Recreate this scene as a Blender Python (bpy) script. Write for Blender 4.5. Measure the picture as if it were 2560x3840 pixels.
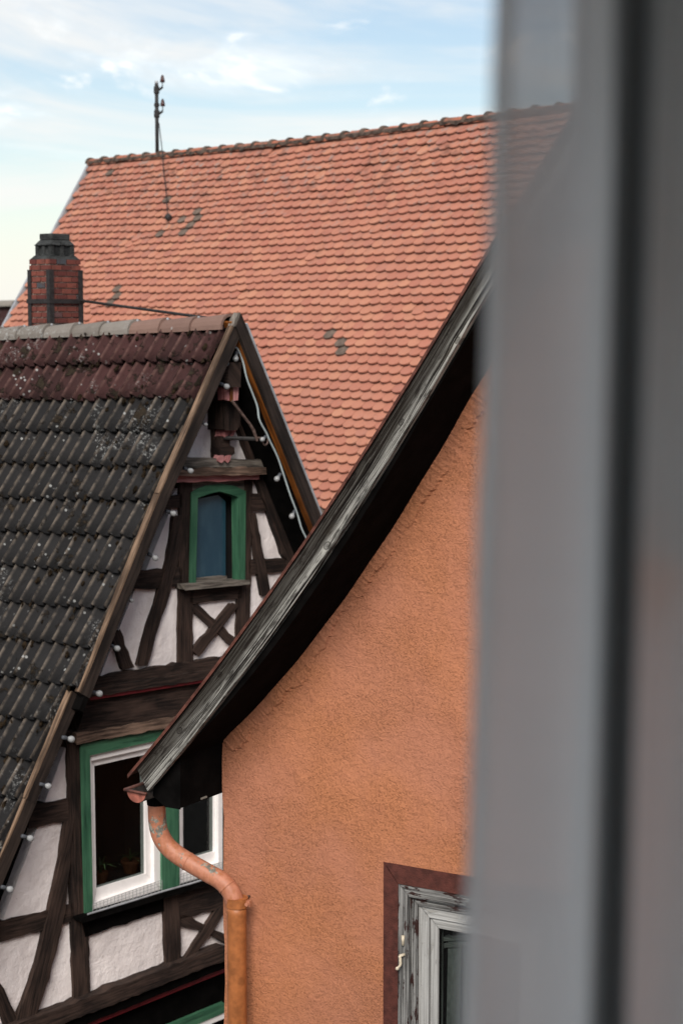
import bpy, bmesh, math, random
import numpy as np
from mathutils import Vector, Matrix
random.seed(7); rng = np.random.default_rng(7)
S = bpy.context.scene
for o in list(bpy.data.objects): bpy.data.objects.remove(o)
rad = math.radians

# ------------------------------------------------------------------ camera
FPX = 7100.0; CX, CY, HOR = 1280.0, 1920.0, 1200.0      # photo pixels (2560 x 3840)
PITCH = math.atan((CY - HOR) / FPX)
CAM = np.array([0.0, 0.0, 8.0])
cam_d = bpy.data.cameras.new('camera'); cam = bpy.data.objects.new('camera', cam_d)
S.collection.objects.link(cam); S.camera = cam
cam.location = CAM; cam.rotation_euler = (math.pi/2 - PITCH, 0, 0)
cam_d.sensor_fit = 'VERTICAL'; cam_d.sensor_height = 36.0; cam_d.sensor_width = 24.0
cam_d.lens = FPX / 3840.0 * 36.0
cam_d.clip_start = 0.02; cam_d.clip_end = 2000
cam_d.dof.use_dof = True; cam_d.dof.focus_distance = 9.9; cam_d.dof.aperture_fstop = 4.0

# ------------------------------------------------------------------ light
SUN_AZ = (-0.12, -0.99); SUN_EL = rad(38)
W = bpy.data.worlds.new('World'); S.world = W; W.use_nodes = True
nt = W.node_tree; nt.nodes.clear()
def wn(t, **k):
    n_ = nt.nodes.new(t)
    for a, b in k.items(): setattr(n_, a, b)
    return n_
sky = wn('ShaderNodeTexSky', sky_type='NISHITA', sun_disc=False)
sky.sun_elevation = SUN_EL; sky.sun_rotation = math.atan2(SUN_AZ[0], SUN_AZ[1])
sky.air_density = 1.0; sky.dust_density = .5; sky.ozone_density = 1.0
tc = wn('ShaderNodeTexCoord')
def wnoise(scale, sc, det, dist, loc=(0, 0, 0), rot=(0, 0, 0)):
    mp = wn('ShaderNodeMapping'); mp.inputs['Scale'].default_value = sc; mp.inputs['Location'].default_value = loc
    mp.inputs['Rotation'].default_value = rot
    no = wn('ShaderNodeTexNoise'); no.inputs['Scale'].default_value = scale; no.inputs['Detail'].default_value = det
    no.inputs['Roughness'].default_value = .58; no.inputs['Distortion'].default_value = dist
    nt.links.new(tc.outputs['Generated'], mp.inputs['Vector']); nt.links.new(mp.outputs['Vector'], no.inputs['Vector'])
    return no.outputs['Fac']
def wramp(src, p0, p1, v0=0., v1=1.):
    m = wn('ShaderNodeMapRange', interpolation_type='SMOOTHSTEP'); nt.links.new(src, m.inputs['Value'])
    m.inputs['From Min'].default_value = p0; m.inputs['From Max'].default_value = p1
    m.inputs['To Min'].default_value = v0; m.inputs['To Max'].default_value = v1
    return m.outputs['Result']
def wmath(op, a, b):
    m = wn('ShaderNodeMath', operation=op)
    for i, v in enumerate((a, b)):
        if isinstance(v, (int, float)): m.inputs[i].default_value = v
        else: nt.links.new(v, m.inputs[i])
    return m.outputs[0]
veil = wramp(wnoise(3.2, (1, 1, 4.2), 7, 1.2, (3.1, 0, .7), (0, .18, 0)), .38, .70, .10, .92)     # thin high cloud
puff = wramp(wnoise(9.0, (1, 1, 2.6), 6, .5, (1.3, .4, 2.2)), .53, .68, 0, .95)                 # small brighter clouds
sxyz = wn('ShaderNodeSeparateXYZ'); nt.links.new(tc.outputs['Generated'], sxyz.inputs[0])
haze = wramp(sxyz.outputs[2], .0, .10, .80, 0)                                                  # milky air towards the horizon
cover = wmath('MAXIMUM', wmath('MAXIMUM', veil, puff), haze)
bri = wmath('ADD', wmath('MULTIPLY', puff, 2.4), 8.4)
ccol = wn('ShaderNodeMix', data_type='RGBA', blend_type='MIX')
comb = wn('ShaderNodeCombineColor')
for i, k in enumerate((1.0, .985, .955)): nt.links.new(wmath('MULTIPLY', bri, k), comb.inputs[i])
nt.links.new(cover, ccol.inputs[0]); nt.links.new(sky.outputs[0], ccol.inputs[6]); nt.links.new(comb.outputs[0], ccol.inputs[7])
bg = wn('ShaderNodeBackground'); bg.inputs['Strength'].default_value = .068
wo = wn('ShaderNodeOutputWorld')
nt.links.new(ccol.outputs[2], bg.inputs['Color']); nt.links.new(bg.outputs[0], wo.inputs['Surface'])
sl = bpy.data.lights.new('sun', 'SUN'); so = bpy.data.objects.new('sun', sl); S.collection.objects.link(so)
sl.energy = 2.5; sl.angle = rad(32); sl.color = (1, .94, .86)
sdir = Vector((SUN_AZ[0]*math.cos(SUN_EL), SUN_AZ[1]*math.cos(SUN_EL), math.sin(SUN_EL)))
so.rotation_euler = sdir.to_track_quat('Z', 'Y').to_euler(); so.location = (-6, -6, 20)
S.view_settings.view_transform = 'Standard'; S.view_settings.look = 'None'
S.view_settings.gamma = 1.0; S.view_settings.exposure = 0.80; S.view_settings.use_curve_mapping = False
S.render.engine = 'CYCLES'
S.cycles.transparent_max_bounces = 16; S.cycles.max_bounces = 8

# ------------------------------------------------------------------ geometry helpers
_F = np.array([0, math.cos(PITCH), -math.sin(PITCH)]); _U = np.array([0, math.sin(PITCH), math.cos(PITCH)]); _R = np.array([1., 0, 0])
ZV = np.array([0., 0, 1.])
def ray(x, y): return _F + (x-CX)/FPX*_R - (y-CY)/FPX*_U
def at(x, y, d): r = ray(x, y); return CAM + r*d/r[1]
def onpl(x, y, P, n): r = ray(x, y); return CAM + r*((P-CAM) @ n)/(r @ n)
def proj(P): q = np.asarray(P)-CAM; z = q @ _F; return CX+FPX*(q @ _R)/z, CY-FPX*(q @ _U)/z
def nz(v): v = np.array(v, float); return v/np.linalg.norm(v)
COL = S.collection
def link(o, parent=None):
    COL.objects.link(o)
    if parent is not None:
        o.parent = parent
        if parent.type == 'EMPTY' and parent.parent is None:
            o.matrix_parent_inverse = Matrix.Translation(-Vector(parent.location))
    return o
def thing(name, label, cat, loc, group=None):
    o = bpy.data.objects.new(name, None); o.location = tuple(float(c) for c in loc); o.empty_display_size = .2
    o['label'] = label; o['category'] = cat
    if group: o['group'] = group
    return link(o)
def tag(o, label, cat, group=None):
    o['label'] = label; o['category'] = cat
    if group: o['group'] = group
    return o
def set_uv(me, axes, off=None):
    """uv in metres: u along axes[0] (grain), v across."""
    if axes is None: return
    u, v, w = axes
    if off is None: off = (random.uniform(0, 40), random.uniform(0, 40))
    nv = len(me.vertices); co = np.empty(nv*3); me.vertices.foreach_get('co', co); co = co.reshape(-1, 3)
    U_ = co @ u + off[0]; V_ = co @ v + (co @ w) + off[1]
    li = np.empty(len(me.loops), dtype=np.int64); me.loops.foreach_get('vertex_index', li)
    uv = np.stack([U_[li], V_[li]], 1).ravel()
    lay = me.uv_layers.new(name='UVMap'); lay.data.foreach_set('uv', uv)
def mesh_obj(name, verts, faces, mat, parent=None, axes=None, smooth=False, bevel=0, off=None, mats=None, fmat=None):
    me = bpy.data.meshes.new(name); me.from_pydata([tuple(map(float, v)) for v in verts], [], faces); me.update()
    for m_ in (mats or [mat]): me.materials.append(m_)
    if fmat is not None: me.polygons.foreach_set('material_index', fmat)
    if smooth: me.polygons.foreach_set('use_smooth', [True]*len(me.polygons))
    set_uv(me, axes, off)
    o = bpy.data.objects.new(name, me); link(o, parent)
    if bevel:
        b = o.modifiers.new('bevel', 'BEVEL'); b.width = bevel; b.segments = 2; b.limit_method = 'ANGLE'; b.angle_limit = rad(40)
    return o
def prism_vf(poly, vec):
    poly = [np.asarray(p, float) for p in poly]; vec = np.asarray(vec, float); k = len(poly)
    nrm = np.zeros(3)
    for i in range(k): nrm += np.cross(poly[i]-poly[0], poly[(i+1) % k]-poly[0])
    if nrm @ vec > 0: poly = poly[::-1]
    V = poly + [p+vec for p in poly]
    F = [list(range(k)), list(range(2*k-1, k-1, -1))] + [[i, k+i, k+(i+1) % k, (i+1) % k] for i in range(k)]
    F = [f[::-1] if j >= 2 else f for j, f in enumerate(F)]
    F2 = F[:2] + [[(i+1) % k, k+(i+1) % k, k+i, i] for i in range(k)]
    return V, F2
def prism(name, poly, vec, mat, parent=None, axes=None, bevel=0, smooth=False):
    V, F = prism_vf(poly, vec)
    return mesh_obj(name, V, F, mat, parent, axes, smooth, bevel)
class MB:
    def __init__(s): s.V = []; s.F = []
    def add(s, V, F):
        b = len(s.V); s.V += [np.asarray(v, float) for v in V]; s.F += [[i+b for i in f] for f in F]; return s
    def box(s, O, a, b, c):
        O, a, b, c = (np.asarray(q, float) for q in (O, a, b, c)); return s.add(*prism_vf([O, O+a, O+a+b, O+b], c))
    def prism(s, poly, vec): return s.add(*prism_vf(poly, vec))
    def tube(s, pts, r, seg=10, cap=True):
        pts = [np.asarray(p, float) for p in pts]; rr = r if hasattr(r, '__len__') else [r]*len(pts)
        V = []; F = []; up = None
        for i, p in enumerate(pts):
            d = nz(pts[min(i+1, len(pts)-1)]-pts[max(i-1, 0)])
            if up is None: up = nz(np.cross(d, [0.31, .17, .93] if abs(d[2]) < .9 else [1, 0.1, 0]))
            up = nz(up-d*(up @ d)); sd = np.cross(d, up)
            for k in range(seg):
                a = 2*math.pi*k/seg; V.append(p+rr[i]*(math.cos(a)*up+math.sin(a)*sd))
        for i in range(len(pts)-1):
            for k in range(seg):
                F.append([i*seg+k, i*seg+(k+1) % seg, (i+1)*seg+(k+1) % seg, (i+1)*seg+k])
        if cap: F.append(list(range(seg))[::-1]); F.append([(len(pts)-1)*seg+k for k in range(seg)])
        return s.add(V, F)
    def lathe(s, O, ax, prof, seg=14):
        ax = nz(ax); u = nz(np.cross(ax, [.3, .2, .9] if abs(ax[2]) < .9 else [1, 0, 0])); v = np.cross(ax, u)
        V = []; F = []
        for (h, r) in prof:
            for k in range(seg):
                a = 2*math.pi*k/seg; V.append(np.asarray(O)+ax*h+r*(math.cos(a)*u+math.sin(a)*v))
        for i in range(len(prof)-1):
            for k in range(seg): F.append([i*seg+k, i*seg+(k+1) % seg, (i+1)*seg+(k+1) % seg, (i+1)*seg+k])
        F.append(list(range(seg))[::-1]); F.append([(len(prof)-1)*seg+k for k in range(seg)])
        return s.add(V, F)
    def build(s, name, mat, parent=None, axes=None, smooth=False, bevel=0):
        return mesh_obj(name, s.V, s.F, mat, parent, axes, smooth, bevel)
def smooth_path(pts, n=8):
    pts = [np.asarray(p, float) for p in pts]; out = []
    for i in range(len(pts)-1):
        p0 = pts[max(i-1, 0)]; p1 = pts[i]; p2 = pts[i+1]; p3 = pts[min(i+2, len(pts)-1)]
        for k in range(n):
            t = k/n
            out.append(.5*((2*p1)+(-p0+p2)*t+(2*p0-5*p1+4*p2-p3)*t*t+(-p0+3*p1-3*p2+p3)*t**3))
    out.append(pts[-1]); return out

# ------------------------------------------------------------------ materials
class NT:
    def __init__(s, name):
        s.m = bpy.data.materials.new(name); s.m.use_nodes = True; s.t = s.m.node_tree
        s.b = s.t.nodes['Principled BSDF']; s.o = s.t.nodes['Material Output']
    def n(s, t, **k):
        q = s.t.nodes.new(t)
        for a, b in k.items(): setattr(q, a, b)
        return q
    def L(s, a, b): s.t.links.new(a, b)
    def set(s, sock, v):
        if isinstance(v, (int, float)): sock.default_value = v
        elif isinstance(v, (tuple, list)): sock.default_value = tuple(v) if len(v) == 4 or sock.type == 'VECTOR' else (*v, 1)
        else: s.L(v, sock)
    def pos(s): return s.n('ShaderNodeNewGeometry').outputs['Position']
    def uv(s): return s.n('ShaderNodeUVMap').outputs['UV']
    def map(s, v, sc=(1, 1, 1), loc=(0, 0, 0)):
        m = s.n('ShaderNodeMapping'); s.L(v, m.inputs['Vector']); m.inputs['Scale'].default_value = sc; m.inputs['Location'].default_value = loc
        return m.outputs['Vector']
    def noise(s, v, scale, det=4, rough=.55, dist=0, col=False):
        q = s.n('ShaderNodeTexNoise'); s.L(v, q.inputs['Vector']); q.inputs['Scale'].default_value = scale
        q.inputs['Detail'].default_value = det; q.inputs['Roughness'].default_value = rough; q.inputs['Distortion'].default_value = dist
        return q.outputs['Color' if col else 'Fac']
    def vor(s, v, scale, out='Distance', feature='F1', rand=1.0):
        q = s.n('ShaderNodeTexVoronoi', feature=feature); s.L(v, q.inputs['Vector']); q.inputs['Scale'].default_value = scale
        q.inputs['Randomness'].default_value = rand
        return q.outputs[out]
    def ramp(s, v, a, b, lo=0., hi=1., smooth=True):
        m = s.n('ShaderNodeMapRange', interpolation_type='SMOOTHSTEP' if smooth else 'LINEAR'); s.L(v, m.inputs['Value'])
        for k, x in (('From Min', a), ('From Max', b), ('To Min', lo), ('To Max', hi)): m.inputs[k].default_value = x
        return m.outputs['Result']
    def math(s, op, a, b=0., c=0., clamp=False):
        m = s.n('ShaderNodeMath', operation=op, use_clamp=clamp)
        for i, v in enumerate((a, b, c)): s.set(m.inputs[i], v)
        return m.outputs[0]
    def mix(s, f, a, b, mode='MIX'):
        m = s.n('ShaderNodeMix', data_type='RGBA', blend_type=mode); s.set(m.inputs[0], f); s.set(m.inputs[6], a); s.set(m.inputs[7], b)
        return m.outputs[2]
    def attr(s, name):
        q = s.n('ShaderNodeAttribute', attribute_name=name); return q.outputs['Fac']
    def bump(s, h, dist, strength=1., prev=None):
        q = s.n('ShaderNodeBump'); s.L(h, q.inputs['Height']); q.inputs['Distance'].default_value = dist; q.inputs['Strength'].default_value = strength
        if prev is not None: s.L(prev, q.inputs['Normal'])
        return q.outputs['Normal']
    def done(s, col=None, rough=None, nrm=None, metal=None, spec=None, **k):
        if col is not None: s.set(s.b.inputs['Base Color'], col)
        if rough is not None: s.set(s.b.inputs['Roughness'], rough)
        if nrm is not None: s.L(nrm, s.b.inputs['Normal'])
        if metal is not None: s.b.inputs['Metallic'].default_value = metal
        if spec is not None: s.b.inputs['Specular IOR Level'].default_value = spec
        return s.m
M = {}
def m_plain(name, col, rough=.7, var=.25, scale=14, bump=.002, spec=.3, metal=0):
    q = NT(name); p = q.pos(); f = q.noise(p, scale, 5)
    c = q.mix(q.ramp(f, .3, .7), tuple(c_*(1-var) for c_ in col), tuple(min(1, c_*(1+var)) for c_ in col))
    M[name] = q.done(c, rough, q.bump(q.noise(p, scale*6, 5), bump), metal, spec)
def m_wood(name, dark, light, gs=1.0, bump=.004, rough=.85, extra=None):
    q = NT(name); uv = q.uv()
    warp = q.noise(q.map(uv, (1.2, 3, 1)), 2, 3, col=True)
    v = q.n('ShaderNodeVectorMath', operation='MULTIPLY_ADD'); q.L(warp, v.inputs[0]); v.inputs[1].default_value = (.02, .05, 0); q.L(uv, v.inputs[2])
    g1 = q.noise(q.map(v.outputs[0], (3*gs, 60*gs, 1)), 1, 6, .65); g2 = q.noise(q.map(v.outputs[0], (9*gs, 200*gs, 1)), 1, 4)
    big = q.noise(q.map(uv, (2.2, 5, 1)), 1, 4)
    f = q.math('ADD', q.math('MULTIPLY', g1, .65), q.math('MULTIPLY', big, .5))
    c = q.mix(q.ramp(f, .45, .75), dark, light)
    crack = q.ramp(g1, .30, .38, 1, 0)
    c = q.mix(crack, c, tuple(x*.25 for x in dark))
    if extra: c = extra(q, uv, c)
    h = q.math('ADD', g1, q.math('MULTIPLY', g2, .4))
    M[name] = q.done(c, rough, q.bump(h, bump, 1.0), spec=.2)
m_wood('timber', (.008, .0053, .0046), (.060, .037, .029))
m_wood('timber_pale', (.05, .032, .024), (.26, .17, .125))
m_wood('timber_grey', (.05, .042, .036), (.24, .21, .18))
m_wood('verge_top', (.05, .032, .022), (.25, .165, .11), .6)
m_wood('verge_face', (.010, .007, .006), (.040, .028, .023), .6)
m_wood('soffit_brown', (.06, .018, .004), (.30, .10, .02), .5, rough=.5)
m_wood('pink_paint', (.30, .10, .10), (.55, .27, .26), .8)
m_wood('green_paint', (.024, .080, .046), (.060, .165, .094), .5, bump=.002, rough=.55)
m_plain('black_wood', (.0035, .0031, .0030), .95, .4, 8, spec=.03)
m_plain('white_paint', (.82, .79, .78), .45, .05, 9, .0008)
m_plain('mesh_wire', (.30, .30, .30), .5, .1)
m_plain('iron', (.020, .018, .018), .6, .4, 30, spec=.3)
m_plain('iron_rust', (.10, .065, .055), .7, .4, 30)
m_plain('lead', (.33, .34, .36), .5, .2, 10, metal=.2)
m_plain('wall_white', (.62, .58, .56), .9, .1, 5)
m_plain('cable', (.36, .42, .43), .5, .1)
m_plain('socket', (.06, .065, .075), .5, .1)
m_plain('cream_enamel', (.58, .50, .38), .45, .25, 60)
m_plain('room_white', (.72, .71, .69), .9, .05, 3)
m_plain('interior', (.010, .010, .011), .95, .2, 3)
m_plain('terracotta', (.11, .036, .015), .8, .2, 20)
m_plain('leaf', (.022, .045, .012), .5, .3, 30)
m_plain('cobble', (.11, .105, .10), .85, .3, 6, .01)
m_plain('insulator', (.045, .014, .012), .3, .2)
m_plain('red_line', (.16, .012, .018), .6, .2)
m_plain('wall_plain', (.40, .37, .34), .9, .12, 3)
m_plain('blind', (.36, .36, .35), .9, .25, 40)
# milky bulb
q = NT('bulb_glass'); M['bulb_glass'] = q.done((.27, .275, .28), .25, spec=.5)
# lime plaster infill
q = NT('infill'); p = q.pos()
f = q.noise(p, 3, 5); sp = q.ramp(q.noise(p, 45, 3, .7), .66, .74)
c = q.mix(q.ramp(f, .35, .7), (.78, .715, .705), (.90, .84, .83)); c = q.mix(q.math('MULTIPLY', sp, .55), c, (.30, .25, .24))
st = q.ramp(q.noise(q.map(p, (1, 1, .5)), 7, 5, .65), .60, .78)
c = q.mix(q.math('MULTIPLY', st, .35), c, (.42, .34, .27))
M['infill'] = q.done(c, .95, q.bump(q.noise(p, 60, 6, .7), .006, .9, q.bump(q.noise(p, 7, 4), .02)), spec=.15)
# orange stucco
q = NT('stucco'); p = q.pos()
wv = q.noise(p, 5, 3, col=True)
v = q.n('ShaderNodeVectorMath', operation='MULTIPLY_ADD'); q.L(wv, v.inputs[0]); v.inputs[1].default_value = (.03, .03, .03); q.L(p, v.inputs[2])
n1 = q.noise(v.outputs[0], 95, 6, .7, .2); n2 = q.noise(p, 210, 4, .7); n3 = q.noise(q.map(v.outputs[0], (1, 1, .6)), 34, 6, .66, .35)
rid = q.math('ABSOLUTE', q.math('SUBTRACT', n1, .5)); pits = q.ramp(n1, .36, .47, 0, 1)
h = q.math('ADD', q.math('MULTIPLY', n1, .55), q.math('ADD', q.math('MULTIPLY', n2, .22), q.math('MULTIPLY', n3, .55)))
h = q.math('ADD', h, q.math('MULTIPLY', pits, .16))
trow = q.noise(q.map(v.outputs[0], (1, 1, 1.5), (3, 1, 0)), 17, 5, .62, .8); rough_m = q.ramp(q.noise(p, 2.6, 3), .36, .66, .55, 1.2)
h = q.math('ADD', q.math('MULTIPLY', h, rough_m), q.math('MULTIPLY', q.ramp(trow, .40, .62), .16))
big = q.noise(p, 1.3, 4); mid = q.noise(p, 6, 5, .6)
c = q.mix(q.ramp(big, .35, .68), (.405, .170, .102), (.465, .186, .090))
c = q.mix(q.ramp(mid, .40, .75, 0, .35), c, (.365, .145, .085))
c = q.mix(q.math('MULTIPLY', q.ramp(n1, .36, .28), .22), c, (.26, .085, .042))
M['stucco'] = q.done(c, .95, q.bump(h, .011, 1.0, q.bump(mid, .02, .6)), spec=.12)
M['stucco_crack'] = None
m_plain('stucco_crack', (.15, .060, .038), .95, .6, 20, .01)
m_plain('surround', (.075, .022, .016), .85, .3, 22, .004)
# weathered bargeboard : black paint above, bare silver wood below, knots
def board_mat(name, knots, vmid, width):
    q = NT(name); uv = q.uv(); sp = q.n('ShaderNodeSeparateXYZ'); q.L(uv, sp.inputs[0]); u, v = sp.outputs[0], sp.outputs[1]
    vv = v; core = None
    for (ku, kv, a) in knots:
        du = q.math('DIVIDE', q.math('SUBTRACT', u, ku), a*2.6); dv = q.math('DIVIDE', q.math('SUBTRACT', v, kv), a)
        r2 = q.math('ADD', q.math('MULTIPLY', du, du), q.math('MULTIPLY', dv, dv))
        e = q.math('POWER', 2.718, q.math('MULTIPLY', r2, -.55))
        vv = q.math('SUBTRACT', vv, q.math('MULTIPLY', q.math('MULTIPLY', q.math('SUBTRACT', v, kv), e), .78))
        du2 = q.math('DIVIDE', q.math('SUBTRACT', u, ku), a*.8); dv2 = q.math('DIVIDE', q.math('SUBTRACT', v, kv), a*.66)
        rr = q.math('SQRT', q.math('ADD', q.math('MULTIPLY', du2, du2), q.math('MULTIPLY', dv2, dv2)))
        ring = q.math('MAXIMUM', q.ramp(q.math('ABSOLUTE', q.math('SUBTRACT', rr, .95)), .05, .40, .7, 0), q.ramp(rr, .3, 1.0, .6, 0))
        core = ring if core is None else q.math('MAXIMUM', core, ring)
    cb = q.n('ShaderNodeCombineXYZ'); q.L(u, cb.inputs[0]); q.L(vv, cb.inputs[1])
    w = q.noise(q.map(uv, (1.5, 6, 1)), 1.5, 3, col=True)
    va = q.n('ShaderNodeVectorMath', operation='MULTIPLY_ADD'); q.L(w, va.inputs[0]); va.inputs[1].default_value = (.05, .014, 0); q.L(cb.outputs[0], va.inputs[2])
    g1 = q.noise(q.map(va.outputs[0], (.8, 80, 1)), 1, 6, .7); g2 = q.noise(q.map(va.outputs[0], (2.2, 210, 1)), 1, 4, .6)
    gr = q.math('ADD', q.math('MULTIPLY', g1, .7), q.math('MULTIPLY', g2, .3))
    wood = q.mix(q.ramp(gr, .45, .56), (.011, .009, .008), (.37, .36, .33))
    wood = q.mix(q.ramp(q.noise(q.map(uv, (3, 9, 1)), 1, 3), .55, .8, 0, .5), wood, (.10, .075, .05))
    vn = q.math('DIVIDE', q.math('SUBTRACT', v, vmid), width)                       # -.5 bottom .. .5 top
    edge = q.math('ADD', vn, q.math('MULTIPLY', q.math('SUBTRACT', q.noise(q.map(uv, (2.4, 16, 1)), 1, 5, .65), .5), .75))
    edge = q.math('ADD', edge, q.math('MULTIPLY', q.math('SUBTRACT', gr, .5), .9))
    c = q.mix(q.ramp(edge, -.20, .10, 0, .85), wood, (.018, .014, .011))
    c = q.mix(q.ramp(gr, .455, .40), c, (.005, .004, .004))
    c = q.mix(q.math('MULTIPLY', core, .95), c, (.008, .006, .005))
    blk = q.ramp(q.noise(q.map(uv, (6, 30, 1), (2.3, .7, 0)), 1, 6, .72), .53, .60)
    c = q.mix(q.math('MULTIPLY', blk, .72), c, (.011, .008, .007))
    fl = q.ramp(q.noise(q.map(uv, (9, 40, 1)), 1, 4, .7), .70, .74)
    c = q.mix(q.math('MULTIPLY', fl, .5), c, (.33, .32, .30))
    hh = q.math('SUBTRACT', gr, q.math('MULTIPLY', core, .25))
    M[name] = q.done(c, .95, q.bump(hh, .014, 1.0), spec=.06)
# dusty window timber : flaking paint
def m_flake(name, wood_d, wood_l, paint, amount):
    q = NT(name); uv = q.uv()
    g1 = q.noise(q.map(uv, (2, 130, 1)), 1, 6, .7)
    c = q.mix(q.ramp(g1, .38, .62), wood_d, wood_l)
    pm = q.ramp(q.noise(q.map(uv, (7, 26, 1)), 1, 5, .65), amount, amount+.05)
    c = q.mix(pm, c, paint)
    M[name] = q.done(c, .8, q.bump(q.math('ADD', g1, q.math('MULTIPLY', pm, .5)), .003), spec=.2)
m_flake('frame_weathered', (.020, .019, .018), (.26, .255, .245), (.030, .012, .010), .545)
m_flake('sash_grey', (.24, .235, .225), (.43, .425, .41), (.30, .29, .27), .58)
# painted downpipe
q = NT('pipe'); p = q.pos()
n = q.noise(q.map(p, (1, 1, .8)), 10, 6, .68); n2 = q.noise(p, 34, 5, .65)
c = q.mix(q.ramp(n2, .35, .7), (.36, .140, .080), (.45, .185, .112))
st = q.noise(q.map(p, (60, 60, 1.2)), 1, 4); c = q.mix(q.ramp(st, .48, .72, 0, .55), c, (.30, .105, .028))
pm = q.ramp(n, .595, .625); c = q.mix(pm, c, q.mix(q.ramp(n2, .45, .6), (.13, .125, .105), (.30, .30, .25)))
M['pipe'] = q.done(c, q.ramp(n2, .3, .7, .42, .62), q.bump(q.math('ADD', q.math('MULTIPLY', pm, -.4), n2), .0015), spec=.4)
m_plain('pipe_lower', (.31, .105, .032), .45, .25, 20, .001, .4)
m_plain('gutter_red', (.26, .085, .06), .55, .35, 25, .002)
m_plain('gutter_grime', (.022, .018, .016), .8, .5, 25, .003)
m_plain('rust_edge', (.085, .030, .021), .55, .45, 30, .002)
# roof tiles
def tile_rnd(q):
    oi = q.n('ShaderNodeObjectInfo').outputs['Random']
    return q.math('FRACT', q.math('ADD', q.attr('rnd'), oi))
q = NT('biber'); p = q.pos(); r = tile_rnd(q)
r2 = q.math('FRACT', q.math('MULTIPLY', r, 7.31)); r3 = q.math('FRACT', q.math('MULTIPLY', r, 23.7))
c = q.mix(r, (.36, .145, .102), (.43, .190, .126)); c = q.mix(q.ramp(r2, .72, 1, 0, .4), c, (.47, .235, .145)); c = q.mix(q.ramp(r3, .78, 1, 0, .4), c, (.31, .138, .110))
big = q.noise(p, .55, 4)
sep = q.n('ShaderNodeSeparateXYZ'); q.L(p, sep.inputs[0])
hi = q.ramp(sep.outputs[2], 8.4, 10.3)                                    # lichen and soot gather towards the ridge
li = q.math('MULTIPLY', q.ramp(q.noise(p, 9, 5, .65), .52, .70), q.math('ADD', .16, q.math('MULTIPLY', hi, .9)))
c = q.mix(q.math('MULTIPLY', li, .95), c, (.25, .205, .185))
dk = q.math('MULTIPLY', q.ramp(q.noise(p, 5, 5, .7), .48, .70), q.math('ADD', .12, q.math('MULTIPLY', hi, .9)))
c = q.mix(q.math('MULTIPLY', dk, .85), c, (.15, .070, .052)); c = q.mix(q.ramp(big, .4, .7, 0, .25), c, (.40, .145, .10))
run = q.noise(q.map(p, (2.6, 2.6, .5)), 2.2, 5, .65)
c = q.mix(q.ramp(run, .55, .74, 0, .42), c, (.185, .088, .066))
M['biber'] = q.done(c, .85, q.bump(q.noise(p, 70, 4), .003), spec=.2)
m_plain('biber_grey', (.125, .092, .073), .9, .3, 14)
m_plain('ridge_mortar', (.085, .060, .047), .95, .6, 12, .02)
q = NT('ridge_red'); p = q.pos(); f = q.noise(p, 6, 5, .65)
c = q.mix(q.ramp(f, .4, .6), (.36, .125, .075), (.17, .09, .065)); M['ridge_red'] = q.done(c, .9, q.bump(q.noise(p, 40, 4), .004), spec=.2)
def m_pantile(name, base_a, base_b, crest_c, lich, moss):
    q = NT(name); p = q.pos(); r = tile_rnd(q); cr = q.attr('crest')
    n = q.noise(p, 11, 5, .65); c = q.mix(q.math('ADD', q.math('MULTIPLY', n, .6), q.math('MULTIPLY', r, .4)), base_a, base_b)
    c = q.mix(q.math('MULTIPLY', q.ramp(cr, .45, 1), q.ramp(q.noise(p, 16, 4), .32, .66, .10, .85)), c, crest_c)
    # white lichen rosettes, in colonies
    spot = q.ramp(q.vor(p, 21), .20, .30, 1, 0); col = q.ramp(q.noise(p, 1.25, 4, .6), lich, lich+.09)
    fine = q.ramp(q.noise(p, 38, 5, .75), .52, .62); pick = q.ramp(q.vor(p, 21, 'Color'), .45, .55)
    lm = q.math('MAXIMUM', q.math('MULTIPLY', spot, q.math('MULTIPLY', pick, q.ramp(q.noise(p, 3.7, 3), .54, .62))), q.math('MULTIPLY', fine, col))
    c = q.mix(q.math('MULTIPLY', lm, .7), c, (.36, .365, .355))
    mo = q.ramp(q.noise(p, 5.2, 6, .72), moss, moss+.06)
    c = q.mix(mo, c, q.mix(q.noise(p, 40, 3), (.010, .008, .006), (.035, .024, .014)))
    hh = q.math('ADD', q.noise(p, 90, 4, .7), q.math('MULTIPLY', mo, 2.2))
    M[name] = q.done(c, .88, q.bump(hh, .006), spec=.2)
m_pantile('pantile_dark', (.0080, .0078, .0085), (.022, .021, .0215), (.155, .127, .102), .565, .59)
m_pantile('pantile_red', (.017, .009, .009), (.060, .024, .023), (.12, .064, .054), .58, .545)
m_pantile('ridge_grey', (.12, .105, .09), (.25, .225, .20), (.30, .27, .23), .52, .64)
m_pantile('ridge_brown', (.14, .085, .07), (.24, .15, .12), (.28, .18, .14), .72, .70)
m_plain('moss', (.022, .015, .009), 1, .7, 30, .02, .05)
q = NT('brick'); p = q.pos(); r = q.n('ShaderNodeObjectInfo').outputs['Random']; r2 = q.math('FRACT', q.math('MULTIPLY', r, 9.7))
c = q.mix(r, (.10, .031, .027), (.19, .060, .044)); c = q.mix(q.ramp(r2, .86, .9), c, (.060, .062, .070))
c = q.mix(q.ramp(q.noise(p, 20, 5), .5, .75, 0, .7), c, (.07, .035, .03)); M['brick'] = q.done(c, .9, q.bump(q.noise(p, 60, 4), .004), spec=.15)
m_plain('mortar', (.27, .22, .185), .95, .3, 16, .006)
m_plain('chimney_cap', (.030, .032, .032), .95, .5, 9, .02)
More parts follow.
